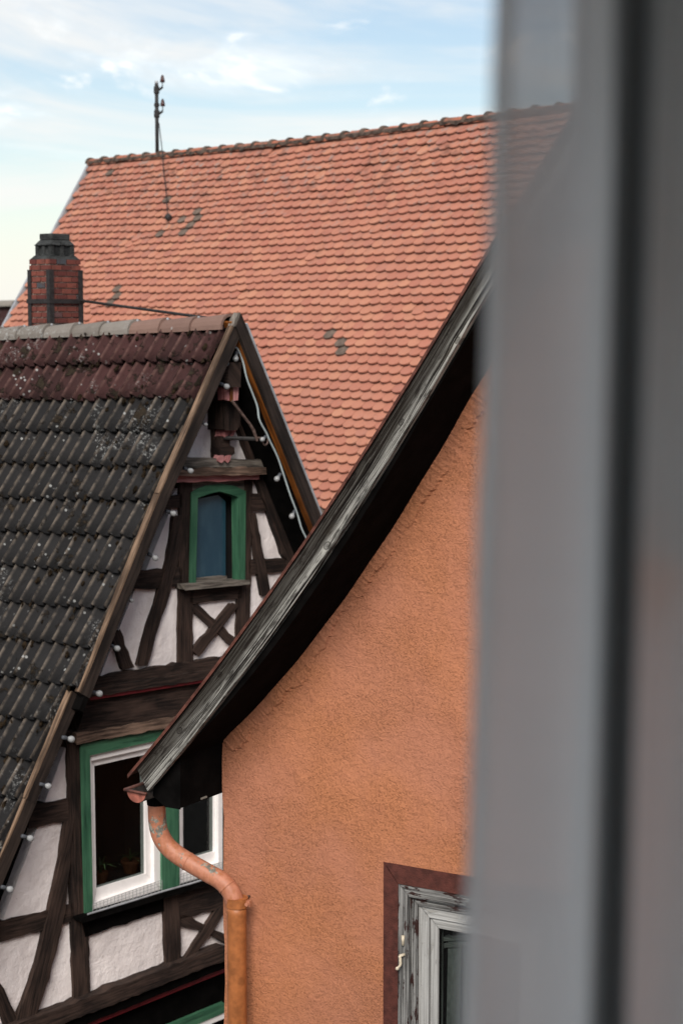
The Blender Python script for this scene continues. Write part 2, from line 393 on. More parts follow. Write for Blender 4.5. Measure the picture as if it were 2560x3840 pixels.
# glass
q = NT('glass'); tr = q.n('ShaderNodeBsdfTransparent'); gl = q.n('ShaderNodeBsdfGlossy'); gl.inputs['Roughness'].default_value = .02
tr.inputs[0].default_value = (.60, .63, .62, 1); lw = q.n('ShaderNodeLayerWeight'); lw.inputs[0].default_value = .5
mx = q.n('ShaderNodeMixShader'); q.L(q.math('ADD', q.math('MULTIPLY', q.math('POWER', lw.outputs['Facing'], 5.), .6), .028, clamp=True), mx.inputs[0]); q.L(tr.outputs[0], mx.inputs[1]); q.L(gl.outputs[0], mx.inputs[2]); q.L(mx.outputs[0], q.o.inputs[0]); M['glass'] = q.m
q = NT('dusty_sky_glass'); p = q.pos(); f = q.noise(q.map(p, (1, 1, .4)), 5, 5, .7)
M['dusty_sky_glass'] = q.done(q.mix(q.ramp(f, .35, .75), (.016, .050, .082), (.032, .078, .112)), q.ramp(f, .3, .7, .12, .26), spec=.6)  # dusty pane, the sky's blue reflection put into its base colour
# sheer curtain
q = NT('voile'); p = q.pos()
df = q.n('ShaderNodeBsdfDiffuse'); tl = q.n('ShaderNodeBsdfTranslucent'); tp = q.n('ShaderNodeBsdfTransparent')
wv = q.noise(q.map(p, (2, 2, 26)), 3, 4)
c = q.mix(wv, (.88, .90, .895), (.95, .96, .95))
q.L(c, df.inputs[0]); q.L(c, tl.inputs[0])
m1 = q.n('ShaderNodeMixShader'); m1.inputs[0].default_value = .88; q.L(df.outputs[0], m1.inputs[1]); q.L(tl.outputs[0], m1.inputs[2])
m2 = q.n('ShaderNodeMixShader'); m2.inputs[0].default_value = .042; q.L(m1.outputs[0], m2.inputs[1]); q.L(tp.outputs[0], m2.inputs[2])
sz = q.n('ShaderNodeSeparateXYZ'); q.L(p, sz.inputs[0]); q.L(q.ramp(sz.outputs[2], 8.04, 8.16, .035, .15), m2.inputs[0])
q.L(m2.outputs[0], q.o.inputs[0]); M['voile'] = q.m

m_fold_shade = NT('fold_shade_cloth'); q = m_fold_shade  # darker cloth, with the shade of fold and curtain top put into its colour
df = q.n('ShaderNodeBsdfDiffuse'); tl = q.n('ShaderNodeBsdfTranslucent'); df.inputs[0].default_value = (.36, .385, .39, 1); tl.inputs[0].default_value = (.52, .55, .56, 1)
mx = q.n('ShaderNodeMixShader'); mx.inputs[0].default_value = .5; q.L(df.outputs[0], mx.inputs[1]); q.L(tl.outputs[0], mx.inputs[2]); q.L(mx.outputs[0], q.o.inputs[0]); M['fold_shade_cloth'] = q.m
# ================================================================== SETTING
GZ = 0.0
g_ = mesh_obj('ground', [(-600, -600, GZ), (600, -600, GZ), (600, 900, GZ), (-600, 900, GZ)], [[0, 1, 2, 3]], M['cobble']); g_['kind'] = 'structure'
# the room the picture is taken from : a window opening in front of the camera
def room():
    x0, x1, y0, y1, z0, z1 = -1.7, 1.7, -2.6, 1.46, 6.2, 8.72
    ox0, ox1, oz0, oz1 = -1.5, 1.5, 6.5, 8.37; th = .14
    def st(nm, mb, mat='room_white'):
        o = mb.build(nm, M[mat]); o['kind'] = 'structure'; return o
    b = MB(); yf = y1-th
    b.box((x0, yf, z0-.3), (ox0-x0, 0, 0), (0, th, 0), (0, 0, z1-z0+.6)); b.box((ox1, yf, z0-.3), (x1-ox1, 0, 0), (0, th, 0), (0, 0, z1-z0+.6))
    b.box((ox0, yf, z0-.3), (ox1-ox0, 0, 0), (0, th, 0), (0, 0, oz0-z0+.3)); b.box((ox0, yf, oz1), (ox1-ox0, 0, 0), (0, th, 0), (0, 0, z1-oz1+.3))
    st('room_front_wall', b)
    b = MB(); b.box((x0-.3, y0-.3, z0-.3), (.298, 0, 0), (0, y1-y0+.3, 0), (0, 0, z1-z0+.6)); st('room_left_wall', b)
    b = MB(); b.box((x1+.002, y0-.3, z0-.3), (.298, 0, 0), (0, y1-y0+.3, 0), (0, 0, z1-z0+.6)); st('room_right_wall', b)
    b = MB(); b.box((x0, y0-.3, z0-.3), (x1-x0, 0, 0), (0, .298, 0), (0, 0, z1-z0+.6)); st('room_back_wall', b)
    b = MB(); b.box((x0, y0, z0-.3), (x1-x0, 0, 0), (0, yf-y0-.002, 0), (0, 0, .3)); st('room_floor', b, 'interior')
    b = MB(); b.box((x0, y0, z1), (x1-x0, 0, 0), (0, yf-y0-.002, 0), (0, 0, .3)); st('room_ceiling', b)
    b = MB(); b.box((x0-.3, y0-.3, GZ), (x1-x0+.6, 0, 0), (0, y1-y0+.3, 0), (0, 0, z0-.302-GZ)); st('room_lower_storey', b, 'wall_plain')
room()

# ================================================================== BIG TILED HOUSE
T1 = nz([-6020/FPX, 1/math.cos(PITCH), 0]); M1 = np.array([-T1[1], T1[0], 0]); M1 = M1 if M1[1] < 0 else -M1
B0 = at(350, 605, 29); A1 = rad(58); DN1 = M1*math.cos(A1)-ZV*math.sin(A1); N1 = np.cross(T1, DN1); N1 = N1 if N1[2] > 0 else -N1
LEN1 = 12.5; SL1 = 8.2
house1 = thing('tiled_house', 'long building with steep roof of rounded terracotta tiles behind the chimney', 'building', (*(B0-T1*5)[:2], 0))
def P1(s, v, h=0): return B0 - T1*s + DN1*v + N1*h - ZV*.10*math.exp(-((s-5.)/4.)**2)*(1-min(v/4, 1))*.6
deck = []
nS, nV = 16, 8
V = [P1(LEN1*i/nS, SL1*j/nV, -.03) for i in range(nS+1) for j in range(nV+1)]
F = [[i*(nV+1)+j, i*(nV+1)+j+1, (i+1)*(nV+1)+j+1, (i+1)*(nV+1)+j] for i in range(nS) for j in range(nV)]
DN1b = -M1*math.cos(A1)-ZV*math.sin(A1)
k0 = len(V); V += [B0-ZV*.03, B0-T1*LEN1-ZV*.03, B0-T1*LEN1+DN1b*SL1, B0+DN1b*SL1]; F += [[k0, k0+1, k0+2, k0+3]]
roof1 = mesh_obj('roof', V, F, M['interior'], house1)
# walls
e_l = B0+DN1*SL1*.96; e_r = B0+DN1b*SL1*.96
for nm, sgn in (('gable_wall', .12), ('gable_wall', LEN1-.4)):
    a, b, c = B0-T1*sgn-ZV*.25, e_l-T1*sgn, e_r-T1*sgn
    prism(nm, [a, b, np.array([b[0], b[1], 0]), np.array([c[0], c[1], 0]), c], -T1*.3, M['wall_white'], house1)
for q_ in (e_l, e_r):
    a = q_-T1*.45; b = q_-T1*(LEN1-.45); prism('wall', [a, b, np.array([b[0], b[1], 0]), np.array([a[0], a[1], 0])], (e_r+e_l-2*q_)*np.array([1, 1, 0])*.02, M['wall_white'], house1)
# flashing strip along the verge
prism('verge_flashing', [B0+T1*.03+N1*.03, B0+T1*.03+DN1*SL1+N1*.03, B0+T1*.03+DN1*SL1-N1*.10, B0+T1*.03-N1*.10], T1*.05, M['lead'], house1)
# beaver-tail tile (local x across, y down the slope, z out)
TW, TE, TL, TT = .1795, .1150, .30, .017
def biber_local(w=TW-.003, L=TL):
    pts = [(-w/2, 0), (-w/2, L-.055)]
    for k in range(1, 8): a = math.pi*k/8; pts.append((-w/2*math.cos(a), L-.055+.055*math.sin(a)))
    pts += [(w/2, L-.055), (w/2, 0)]; return pts
BL = biber_local(); nb = len(BL)
bV = np.array([(x, y, TT) for x, y in BL]+[(x, y, 0) for x, y in BL])
bF = [list(range(nb))[::-1]]+[[i, i+1, nb+i+1, nb+i] for i in range(nb-1)]
bF = [f[::-1] for f in bF]
ang = math.asin(.034/TE)
def place1(s, v, jr, jt):
    """4x4 of a tile whose lower end is at (s, v)."""
    xax = -T1; y = DN1*math.cos(ang+jt)+N1*math.sin(ang+jt); z = np.cross(xax, y); z = z if z @ N1 > 0 else -z
    xr = xax*math.cos(jr)+y*math.sin(jr); yr = y*math.cos(jr)-xax*math.sin(jr)
    o = P1(s, v, .036)-yr*TL
    return np.array([[xr[i], yr[i], z[i], o[i]] for i in range(3)]+[[0, 0, 0, 1]])
def visible1(P):
    x, y = proj(P)
    if not (-20 < x < 1850 and y > 300): return False
    if x > 560:                                              # orange house bargeboard
        bx = [498, 767, 1143, 1469, 1633, 1796, 1900]; by = [2890, 2547, 2049, 1518, 1241, 980, 830]
        if y > np.interp(x, bx, by): return False
    if x < 899 and y > 1210: return False
    if x >= 899 and y > np.interp(x, [899, 1007, 1194, 1300], [1176, 1435, 1940, 2200]): return False
    if 105 < x < 290 and y > 890: return False
    return True
greys = [(700, 850), (692, 820), (735, 806), (752, 800), (690, 870), (440, 1088), (425, 1105), (418, 1130), (612, 745), (1236, 1268), (1270, 1272), (1262, 1305), (588, 880), (420, 640), (1185, 1920)]
tiles = []
nrow = int(SL1/TE)
for r in range(nrow):
    v = .20+r*TE
    if v > SL1: break
    for c in range(int(LEN1/TW)+1):
        s = TW*(c+(.5 if r % 2 else 0))+.07
        if s > LEN1-.05: continue
        w = .010*math.sin(s*1.7+r*.35)+.006*math.sin(s*4.1+r)
        Mx = place1(s, v+w+random.gauss(0, .004)+(random.uniform(.015, .045) if random.random() < .025 else 0), random.gauss(0, .012)+(random.uniform(-.14, .14) if random.random() < .035 else 0), random.gauss(0, .006)+(random.uniform(.02, .06) if random.random() < .05 else 0))
        P = (Mx @ np.array([0, TL-.05, TT, 1]))[:3]; x, y = proj(P)
        tiles.append([Mx, visible1(P), np.linalg.norm(P-CAM), False, x, y])
for (a, b) in greys:
    min(tiles, key=lambda t_: (t_[4]-a)**2+(t_[5]-b)**2)[3] = True
vis = sorted([i for i, t_ in enumerate(tiles) if t_[1]], key=lambda i: tiles[i][2])
single = set(vis[:300])
tm = {}
for gname, mm in ((False, 'biber'), (True, 'biber_grey')):
    me = bpy.data.meshes.new('roof_tile'); me.from_pydata([tuple(v) for v in bV], [], bF); me.materials.append(M[mm])
    a = me.attributes.new('rnd', 'FLOAT', 'FACE'); a.data.foreach_set('value', [0.]*len(bF)); tm[gname] = me
AV = []; AF = []; AM = []; AR = []
for i, (Mx, vi, d, gy, _x, _y) in enumerate(tiles):
    if i in single:
        o = bpy.data.objects.new('roof_tile', tm[gy]); link(o, roof1); o.matrix_basis = Matrix(Mx.tolist())
    else:
        b = len(AV)*nb*2
        AV.append((bV @ Mx[:3, :3].T)+Mx[:3, 3]); AF += [[j+b for j in f] for f in bF]; AM += [1 if gy else 0]*len(bF); AR += [random.random()]*len(bF)
o = mesh_obj('roof_tiles', np.concatenate(AV), AF, None, roof1, mats=[M['biber'], M['biber_grey']], fmat=AM)
at_ = o.data.attributes.new('rnd', 'FLOAT', 'FACE'); at_.data.foreach_set('value', AR); o['kind'] = 'stuff'
# ridge tiles with collars and mortar bed
def half_shell(O, ax, up, L, r0, r1, sweep=190, seg=10, thick=.014, collar=0.):
    ax = nz(ax); up = nz(up-ax*(up @ ax)); sd = np.cross(ax, up); V = []; F = []
    st = [(0, r0), (.0, r0)] if not collar else []
    secs = [(0, r0+collar), (.055, r0+collar), (.06, r0), (L, r1)] if collar else [(0, r0), (L*.5, (r0+r1)/2), (L, r1)]
    for (h, r) in secs:
        for k in range(seg+1):
            a = rad(-sweep/2+sweep*k/seg); V.append(O+ax*h+r*(math.cos(a)*up+math.sin(a)*sd))
    for (h, r) in secs[::len(secs)-1]:
        for k in range(seg+1):
            a = rad(-sweep/2+sweep*k/seg); V.append(O+ax*h+(r-thick)*(math.cos(a)*up+math.sin(a)*sd))
    w = seg+1; ns = len(secs)
    for i in range(ns-1):
        for k in range(seg): F.append([i*w+k, (i+1)*w+k, (i+1)*w+k+1, i*w+k+1])
    for k in range(seg):
        F.append([k, k+1, ns*w+k+1, ns*w+k]); F.append([(ns-1)*w+k+1, (ns-1)*w+k, (ns+1)*w+k, (ns+1)*w+k+1])
    return V, F
s = -.05; i = 0
while s < LEN1-.3:
    V, F = half_shell(P1(s, .0)+ZV*(-.030+random.gauss(0, .006)), -T1+ZV*random.gauss(0, .008), ZV, .40, .082, .074, 200, 10, .014)
    ob = mesh_obj('ridge_tile', V, F, M['ridge_red'], roof1, smooth=False)
    V, F = half_shell(P1(s, .0)+ZV*(-.02)+T1*.028, -T1, ZV, .045+random.uniform(0, .02), .096, .088, 190, 8, .03); mesh_obj('ridge_collar', V, F, M['ridge_mortar'], roof1)
    s += .372; i += 1
V = []; F = []; nn = 160
for k in range(nn+1):
    s = LEN1*k/nn; hh = .072+.012*math.sin(k*2.1)+rng.normal(0, .010)
    for off, up in ((-.10, .03), (hh, .060), (hh*.6, .076)): V.append(P1(s, off if off > 0 else 0, up if off > 0 else .05))
for k in range(nn): F += [[3*k+1, 3*k+4, 3*k+5, 3*k+2], [3*k+2, 3*k+5, 3*k+3, 3*k]]
mesh_obj('ridge_mortar', V, F, M['ridge_mortar'], roof1)
# electricity mast on the ridge
mb_ = onpl(590, 575, B0, np.array([T1[1], -T1[0], 0])); mtop = onpl(592, 303, B0, np.array([T1[1], -T1[0], 0])); mh = mtop[2]-mb_[2]
mast = thing('roof_mast', 'black steel supply mast with two insulator arms on the tiled ridge', 'mast', mb_)
mr = .028
MB().tube([mb_-ZV*.25, mb_+ZV*mh*.96], mr, 10).build('pole', M['iron'], mast, smooth=True)
MB().tube([mb_+ZV*mh*.962, mb_+ZV*mh], mr*.9, 10).build('cap', M['lead'], mast, smooth=True)
for fy in (.60, .44):
    pass
for hz in (mh*.875, mh*.545):
    b = MB(); c0 = mb_+ZV*hz
    b.lathe(c0-ZV*.06, ZV, [(0, mr*1.1), (.02, mr*1.5), (.1, mr*1.5), (.12, mr*1.1)], 10)
    b.tube([c0, c0+np.array([.05, 0, .012]), c0+np.array([.085, 0, .045])], [.022, .019, .016], 8)
    b.tube([c0+np.array([.085, 0, .02]), c0+np.array([.085, 0, .14])], .008, 6)
    br = b.build('bracket', M['iron'], mast)
    MB().lathe(c0+np.array([.085, 0, .11]), ZV, [(0, .034), (.03, .034), (.05, .027), (.085, .022), (.09, .012), (.105, .010)], 12).build('insulator', M['insulator'], mast, smooth=True)
MB().lathe(mb_+ZV*mh*.64, ZV, [(0, mr), (.01, mr*1.4), (.05, mr*1.4), (.06, mr)], 10).build('clamp', M['iron'], mast)
# earthing wire from mast down over the tiles
pw = [mb_+ZV*mh*.42+np.array([.03, -.02, 0])]+[onpl(x, y, B0+N1*.085, N1) for x, y in ((610, 575), (614, 640), (622, 700), (626, 760), (630, 812))]
MB().tube(smooth_path(pw, 6), .007, 6).build('wire', M['iron'], mast)
eb = onpl(632, 815, B0+N1*.06, N1); MB().lathe(eb, N1, [(-.02, .05), (.02, .05), (.05, .02)], 8).build('wire_foot', M['iron'], mast)

# far house at the left edge
fh = thing('distant_house', 'far house with a weathered brown roof beside the tiled gable', 'building', (-8.4, 44, 0))
pf = lambda x, y, d: at(x, y, d)
r0, r1 = pf(-260, 1155, 46), pf(62, 1148, 44); dnf = np.array([.2, -.55, -.8])
prism('roof', [r0, r1, r1+dnf*5, r0+dnf*5], (0, .12, -.1), M['pantile_red'], fh)
dnb = np.array([-.2, .55, -.8])
prism('roof', [r0+np.array([0, .13, -.1]), r1+np.array([0, .13, -.1]), r1+dnb*5, r0+dnb*5], (0, -.12, -.1), M['pantile_red'], fh)
b = MB(); a = r0+dnf*4.7-ZV*.15; c = r1+dnf*4.7-ZV*.15; d = r1+dnb*4.7-ZV*.15; e = r0+dnb*4.7-ZV*.15
b.prism([np.array([*q_[:2], 0]) for q_ in (a, c, d, e)], (0, 0, a[2])); b.prism([c, d, r1-ZV*.3], nz(r0-r1)*.2); b.prism([a, e, r0-ZV*.3], nz(r1-r0)*.2); b.build('wall', M['wall_plain'], fh)
V, F = half_shell(r0, nz(r1-r0), ZV, np.linalg.norm(r1-r0), .14, .14, 180, 8); mesh_obj('ridge', V, F, M['ridge_grey'], fh)

# ================================================================== TIMBER-FRAMED HOUSE
G = nz([.637, .771, 0]); NG = np.array([G[1], -G[0], 0])
AP = at(899, 1176, 15.5); OVH = .40; WP = AP-NG*OVH
house2 = thing('timber_house', 'half-timbered gable house with dark brown beams and mossy dark tiled roof', 'building', (*(WP-NG*2)[:2], 0))
def onW(x, y, d=0.): return onpl(x, y, WP+NG*d, NG)
def onV(x, y, d=0.): return onpl(x, y, AP+NG*d, NG)
wall2 = bpy.data.objects.new('gable_wall', bpy.data.meshes.new('gable_wall'))
def rough_edge(poly, amp=.005, step=.07):
    out = []
    for i in range(len(poly)):
        a, b = poly[i], poly[(i+1) % len(poly)]; L = np.linalg.norm(b-a); k = max(1, int(L/step)); d = (b-a)/max(L, 1e-6)
        pr = np.cross(d, NG)
        for j in range(k): out.append(a+(b-a)*j/k+(pr*rng.normal(0, amp) if j else 0))
    return out
# interior shell and gable backing around the openings (keeps the house closed)
Z0 = 0.0
def fr2(P): q_ = np.asarray(P)-WP; return q_ @ G, q_[2]
shell = MB()
HW = 3.05; zr = -1.60*HW
shell.prism([WP-NG*3.2+ZV*(-.3), WP-NG*3.2+G*HW+ZV*zr, WP-NG*3.2+G*HW-ZV*(WP[2]), WP-NG*3.2-G*HW-ZV*(WP[2]), WP-NG*3.2-G*HW+ZV*zr], -NG*.1)
inner = shell.build('rear_wall', M['interior'], house2)
for sg in (-1, 1):
    a = WP+G*sg*(HW-.12)-NG*.15; prism('side_wall', [a+ZV*(zr-.1), a-NG*3.0+ZV*(zr-.1), a-NG*3.0-ZV*WP[2], a-ZV*WP[2]], -G*sg*.12, M['wall_white'], house2)
# attic floor, so that storeys are dark inside
prism('floor', [WP-NG*.2+G*1.6+ZV*-3.25, WP-NG*.2-G*1.6+ZV*-3.25, WP-NG*3.1-G*1.6+ZV*-3.25, WP-NG*3.1+G*1.6+ZV*-3.25], ZV*.2, M['interior'], house2)
# --- gable wall : the lowest bottom part is the mesh, beams and panels are its pieces
lowz = onW(400, 3700)[2]
wv_, wf_ = prism_vf([onW(-60, 3905, -.10), onW(835, 3600, -.10), WP-NG*.10+G*HW+ZV*(-5.5), np.array([*(WP-NG*.10+G*HW)[:2], 0]), np.array([*(WP-NG*.10-G*HW)[:2], 0]), WP-NG*.10-G*HW+ZV*(-5.6)], -NG*.2)
wall2 = mesh_obj('gable_wall', wv_, wf_, M['black_wood'], house2)
def beam(pts, d=.03, mat='timber', name='beam', depth=.14, amp=.005, ax=None, bev=.006):
    P = [onW(x, y, d) for x, y in pts]
    # main direction = longest edge
    L = [(np.linalg.norm(P[(i+1) % len(P)]-P[i]), i) for i in range(len(P))]; i = max(L)[1]; u = nz(P[(i+1) % len(P)]-P[i]) if ax is None else nz(ax)
    return prism(name, rough_edge(P, amp), -NG*depth, M[mat], wall2, (u, np.cross(u, NG), NG), bev)
def panel(pts, d=0.):
    P = [onW(x, y, d+random.uniform(-.004, .004)) for x, y in pts]
    return prism('infill_panel', P, -NG*.10, M['infill'], wall2)
for pts in ([(700, 1722), (815, 1465), (815, 1722)], [(850, 1722), (850, 1600), (892, 1600), (945, 1722)],
            [(640, 1872), (690, 1790), (690, 1872)], [(938, 1785), (975, 1785), (1005, 1866), (938, 1866)],
            [(545, 2145), (648, 1895), (685, 1895), (685, 2145)], [(932, 1900), (1008, 1900), (1078, 2115), (932, 2115)],
            [(370, 2550), (515, 2190), (685, 2185), (685, 2490)], [(712, 2245), (902, 2230), (902, 2460), (712, 2485)],
            [(925, 2140), (1090, 2130), (1120, 2330), (925, 2460)],
            [(165, 3020), (247, 2800), (264, 2800), (264, 3008)], [(10, 3455), (150, 3080), (264, 3068), (276, 3405)],
            [(-60, 3860), (-60, 3535), (280, 3435), (292, 3800), (140, 3860)], [(325, 3495), (640, 3405), (640, 3645), (330, 3765)],
            [(660, 3430), (840, 3380), (840, 3575), (660, 3650)]): panel(pts)
beam([(806, 1470), (862, 1470), (862, 1722), (806, 1722)], .05)
beam([(672, 1716), (988, 1726), (990, 1752), (670, 1750)], .12, 'timber_grey')
beam([(668, 1757), (996, 1755), (998, 1776), (664, 1782)], .15, 'timber_pale')
beam([(668, 1788), (972, 1777), (970, 1795), (664, 1807)], .10, 'pink_paint', amp=.003)
beam([(676, 1800), (720, 1800), (724, 2490), (672, 2490)], .03)
beam([(917, 1795), (946, 1795), (940, 2195), (915, 2195)], .03)
beam([(892, 2185), (938, 2182), (934, 2470), (889, 2470)], .03)
beam([(715, 1800), (922, 1795), (922, 1848), (870, 1822), (825, 1816), (770, 1824), (715, 1850)], .025, 'timber_grey')
beam([(625, 1862), (682, 1855), (682, 1900), (600, 1908)], .03)
beam([(940, 1852), (1002, 1852), (1026, 1914), (940, 1914)], .03)
beam([(515, 2142), (682, 2130), (682, 2198), (485, 2212)], .03)
beam([(936, 2100), (1082, 2095), (1104, 2142), (936, 2150)], .03)
beam([(655, 1935), (632, 2100), (596, 2230), (560, 2340), (520, 2495), (553, 2495), (594, 2350), (632, 2240), (668, 2100), (684, 1935)], .045, ax=onW(655, 1935)-onW(530, 2495))
beam([(425, 2390), (450, 2362), (502, 2500), (462, 2512)], .04)
beam([(938, 1925), (958, 1925), (1014, 2225), (985, 2235)], .045)
beam([(715, 2205), (905, 2190), (905, 2240), (715, 2262)], .03)
beam([(722, 2287), (736, 2262), (892, 2407), (876, 2427)], .03)
beam([(870, 2262), (893, 2272), (747, 2460), (726, 2440)], .045)
beam([(360, 2542), (870, 2460), (870, 2503), (352, 2582)], .08)
beam([(350, 2584), (870, 2504), (870, 2530), (342, 2612)], .13)
beam([(342, 2616), (870, 2533), (870, 2539), (342, 2623)], .11, 'red_line', amp=.0005, depth=.1)
beam([(332, 2624), (870, 2542), (870, 2655), (290, 2748)], .06)
beam([(290, 2750), (870, 2657), (870, 2684), (290, 2790)], .09, 'timber_pale')
beam([(252, 2745), (306, 2738), (340, 3790), (279, 3800)], .03)
beam([(120, 3025), (262, 2993), (262, 3072), (110, 3105)], .03)
beam([(-60, 3475), (272, 3392), (276, 3450), (-60, 3550)], .03)
beam([(250, 3080), (225, 3250), (192, 3400), (160, 3540), (118, 3690), (50, 3860), (118, 3860), (172, 3700), (214, 3560), (244, 3420), (262, 3250), (276, 3080)], .05, ax=onW(245, 3100)-onW(80, 3840))
beam([(-60, 3640), (0, 3690), (80, 3840), (30, 3860)], .04)
beam([(310, 3456), (640, 3362), (640, 3405), (322, 3512)], .03, 'black_wood')
beam([(660, 3345), (850, 3290), (850, 3398), (660, 3450)], .03)
beam([(616, 3345), (672, 3330), (681, 3640), (627, 3655)], .04)
beam([(668, 3436), (694, 3432), (850, 3510), (850, 3540), (760, 3492), (668, 3466)], .03)
beam([(818, 3408), (850, 3385), (850, 3412), (708, 3620), (682, 3615)], .045)
beam([(20, 3862), (850, 3546), (850, 3596), (20, 3925)], .12)
beam([(20, 3928), (850, 3600), (850, 3625), (20, 3962)], .06, 'black_wood', amp=.002)
beam([(20, 3966), (850, 3628), (850, 3640), (20, 3976)], .01, 'red_line', amp=.0005, depth=.1)
# rafter along the right rake and jetty shadow board
beam([(880, 1560), (905, 1560), (1140, 2180), (1105, 2180)], .06)
# ground-floor window head in the recess
beam([(640, 3850), (850, 3762), (850, 3790), (640, 3885)], -.04, 'green_paint', 'window_head', .06, .001)
beam([(640, 3888), (850, 3794), (850, 3812), (640, 3905)], -.05, 'white_paint', 'window_frame', .06, .001)
# --- attic window with green arched frame
win_a = prism('window', [onW(734, 2180, -.12), onW(905, 2170, -.12), onW(905, 1835, -.12), onW(734, 1835, -.12)], -NG*.02, M['interior'], house2)
def wpiece(nm, pts, d, mat, par, depth=.08, bev=.004, ax=None):
    P = [onW(x, y, d) for x, y in pts]; L = [(np.linalg.norm(P[(i+1) % len(P)]-P[i]), i) for i in range(len(P))]; i = max(L)[1]
    u = nz(P[(i+1) % len(P)]-P[i]) if ax is None else nz(ax)
    return prism(nm, P, -NG*depth, M[mat], par, (u, np.cross(u, NG), NG), bev)
wpiece('frame', [(720, 1848), (741, 1866), (734, 2190), (713, 2198)], .045, 'green_paint', win_a)
wpiece('frame', [(720, 1847), (745, 1832), (775, 1822), (825, 1815), (880, 1824), (921, 1843), (895, 1863), (860, 1850), (824, 1841), (785, 1850), (741, 1865)], .045, 'green_paint', win_a, ax=G)
wpiece('frame', [(921, 1844), (919, 2172), (898, 2176), (895, 1864)], .045, 'green_paint', win_a)
wpiece('pane', [(738, 1872), (818, 1856), (846, 1880), (846, 2166), (733, 2172)], -.05, 'dusty_sky_glass', win_a, .01, 0)
wpiece('sill_board', [(735, 2172), (850, 2160), (850, 2178), (735, 2190)], .03, 'timber_grey', win_a, .1)
wpiece('sill', [(694, 2192), (936, 2176), (938, 2190), (696, 2212)], .12, 'timber_grey', win_a, .16)
# --- first-floor window : green casing, two white sashes
win_b = wpiece('window', [(305, 2794), (850, 2682), (850, 2716), (338, 2832)], .05, 'green_paint', house2, .12)
wpiece('jamb', [(305, 2796), (337, 2833), (349, 3434), (321, 3444)], .048, 'green_paint', win_b, .12)
wpiece('mullion', [(607, 2772), (670, 2758), (673, 3336), (611, 3354)], .048, 'green_paint', win_b, .12)
def ring(out, inn, d, mat, par, depth, nm):
    for i in range(4):
        j = (i+1) % 4; wpiece(nm, [out[i], out[j], inn[j], inn[i]], d, mat, par, depth, .003)
def lerp_ring(a, b, t): return [(p[0]+(q_[0]-p[0])*t, p[1]+(q_[1]-p[1])*t) for p, q_ in zip(a, b)]
for out, inn in (([(333, 2834), (605, 2774), (609, 3338), (347, 3434)], [(353, 2871), (545, 2828), (549, 3277), (361, 3334)]),
                 ([(673, 2760), (834, 2724), (834, 3272), (675, 3320)], [(685, 2796), (806, 2768), (806, 3194), (686, 3228)])):
    m1_ = lerp_ring(out, inn, .48)
    sash = wpiece('sash', [inn[0], inn[1], inn[2], inn[3]], -.045, 'glass', win_b, .006, 0)
    ring(out, m1_, .02, 'white_paint', sash, .10, 'frame'); ring(lerp_ring(out, inn, .54), inn, -.020, 'white_paint', sash, .06, 'sash_rail'); ring(m1_, lerp_ring(out, inn, .54), -.045, 'socket', sash, .03, 'gasket')
prism('dark_backing', [onW(300, 2700, -.55), onW(900, 2600, -.55), onW(900, 3320, -.55), onW(300, 3470, -.55)], -NG*.03, M['interior'], win_b)  # dark panels added close behind the glass to keep the panes black
prism('dark_side', [onW(600, 2700, -.12), onW(600, 3420, -.12), onW(600, 3420, -.12)-NG*.42, onW(600, 2700, -.12)-NG*.42], G*.03, M['interior'], win_b)
# sill, cable on it and bird guard
wpiece('sill', [(309, 3444), (850, 3282), (850, 3296), (311, 3460)], .13, 'black_wood', win_b, .16)
MB().tube([onW(x, y, .14) for x, y in ((330, 3428), (480, 3383), (612, 3342), (720, 3312), (830, 3277))], .008, 6).build('sill_cable', M['lead'], win_b)
b = MB()
for (x0, y0, x1, y1) in ((349, 3424, 608, 3334), (676, 3314, 832, 3268)):
    n_ = int((x1-x0)/13)
    for k in range(n_+1):
        t = k/n_; x = x0+(x1-x0)*t; y = y0+(y1-y0)*t; b.tube([onW(x, y+6, .08), onW(x, y-34, .08)], .0022, 4)
    for dy in (-2, -14, -26, -34): b.tube([onW(x0, y0+dy, .08), onW(x1, y1+dy, .08)], .0022, 4)
b.build('bird_guard', M['mesh_wire'], win_b)
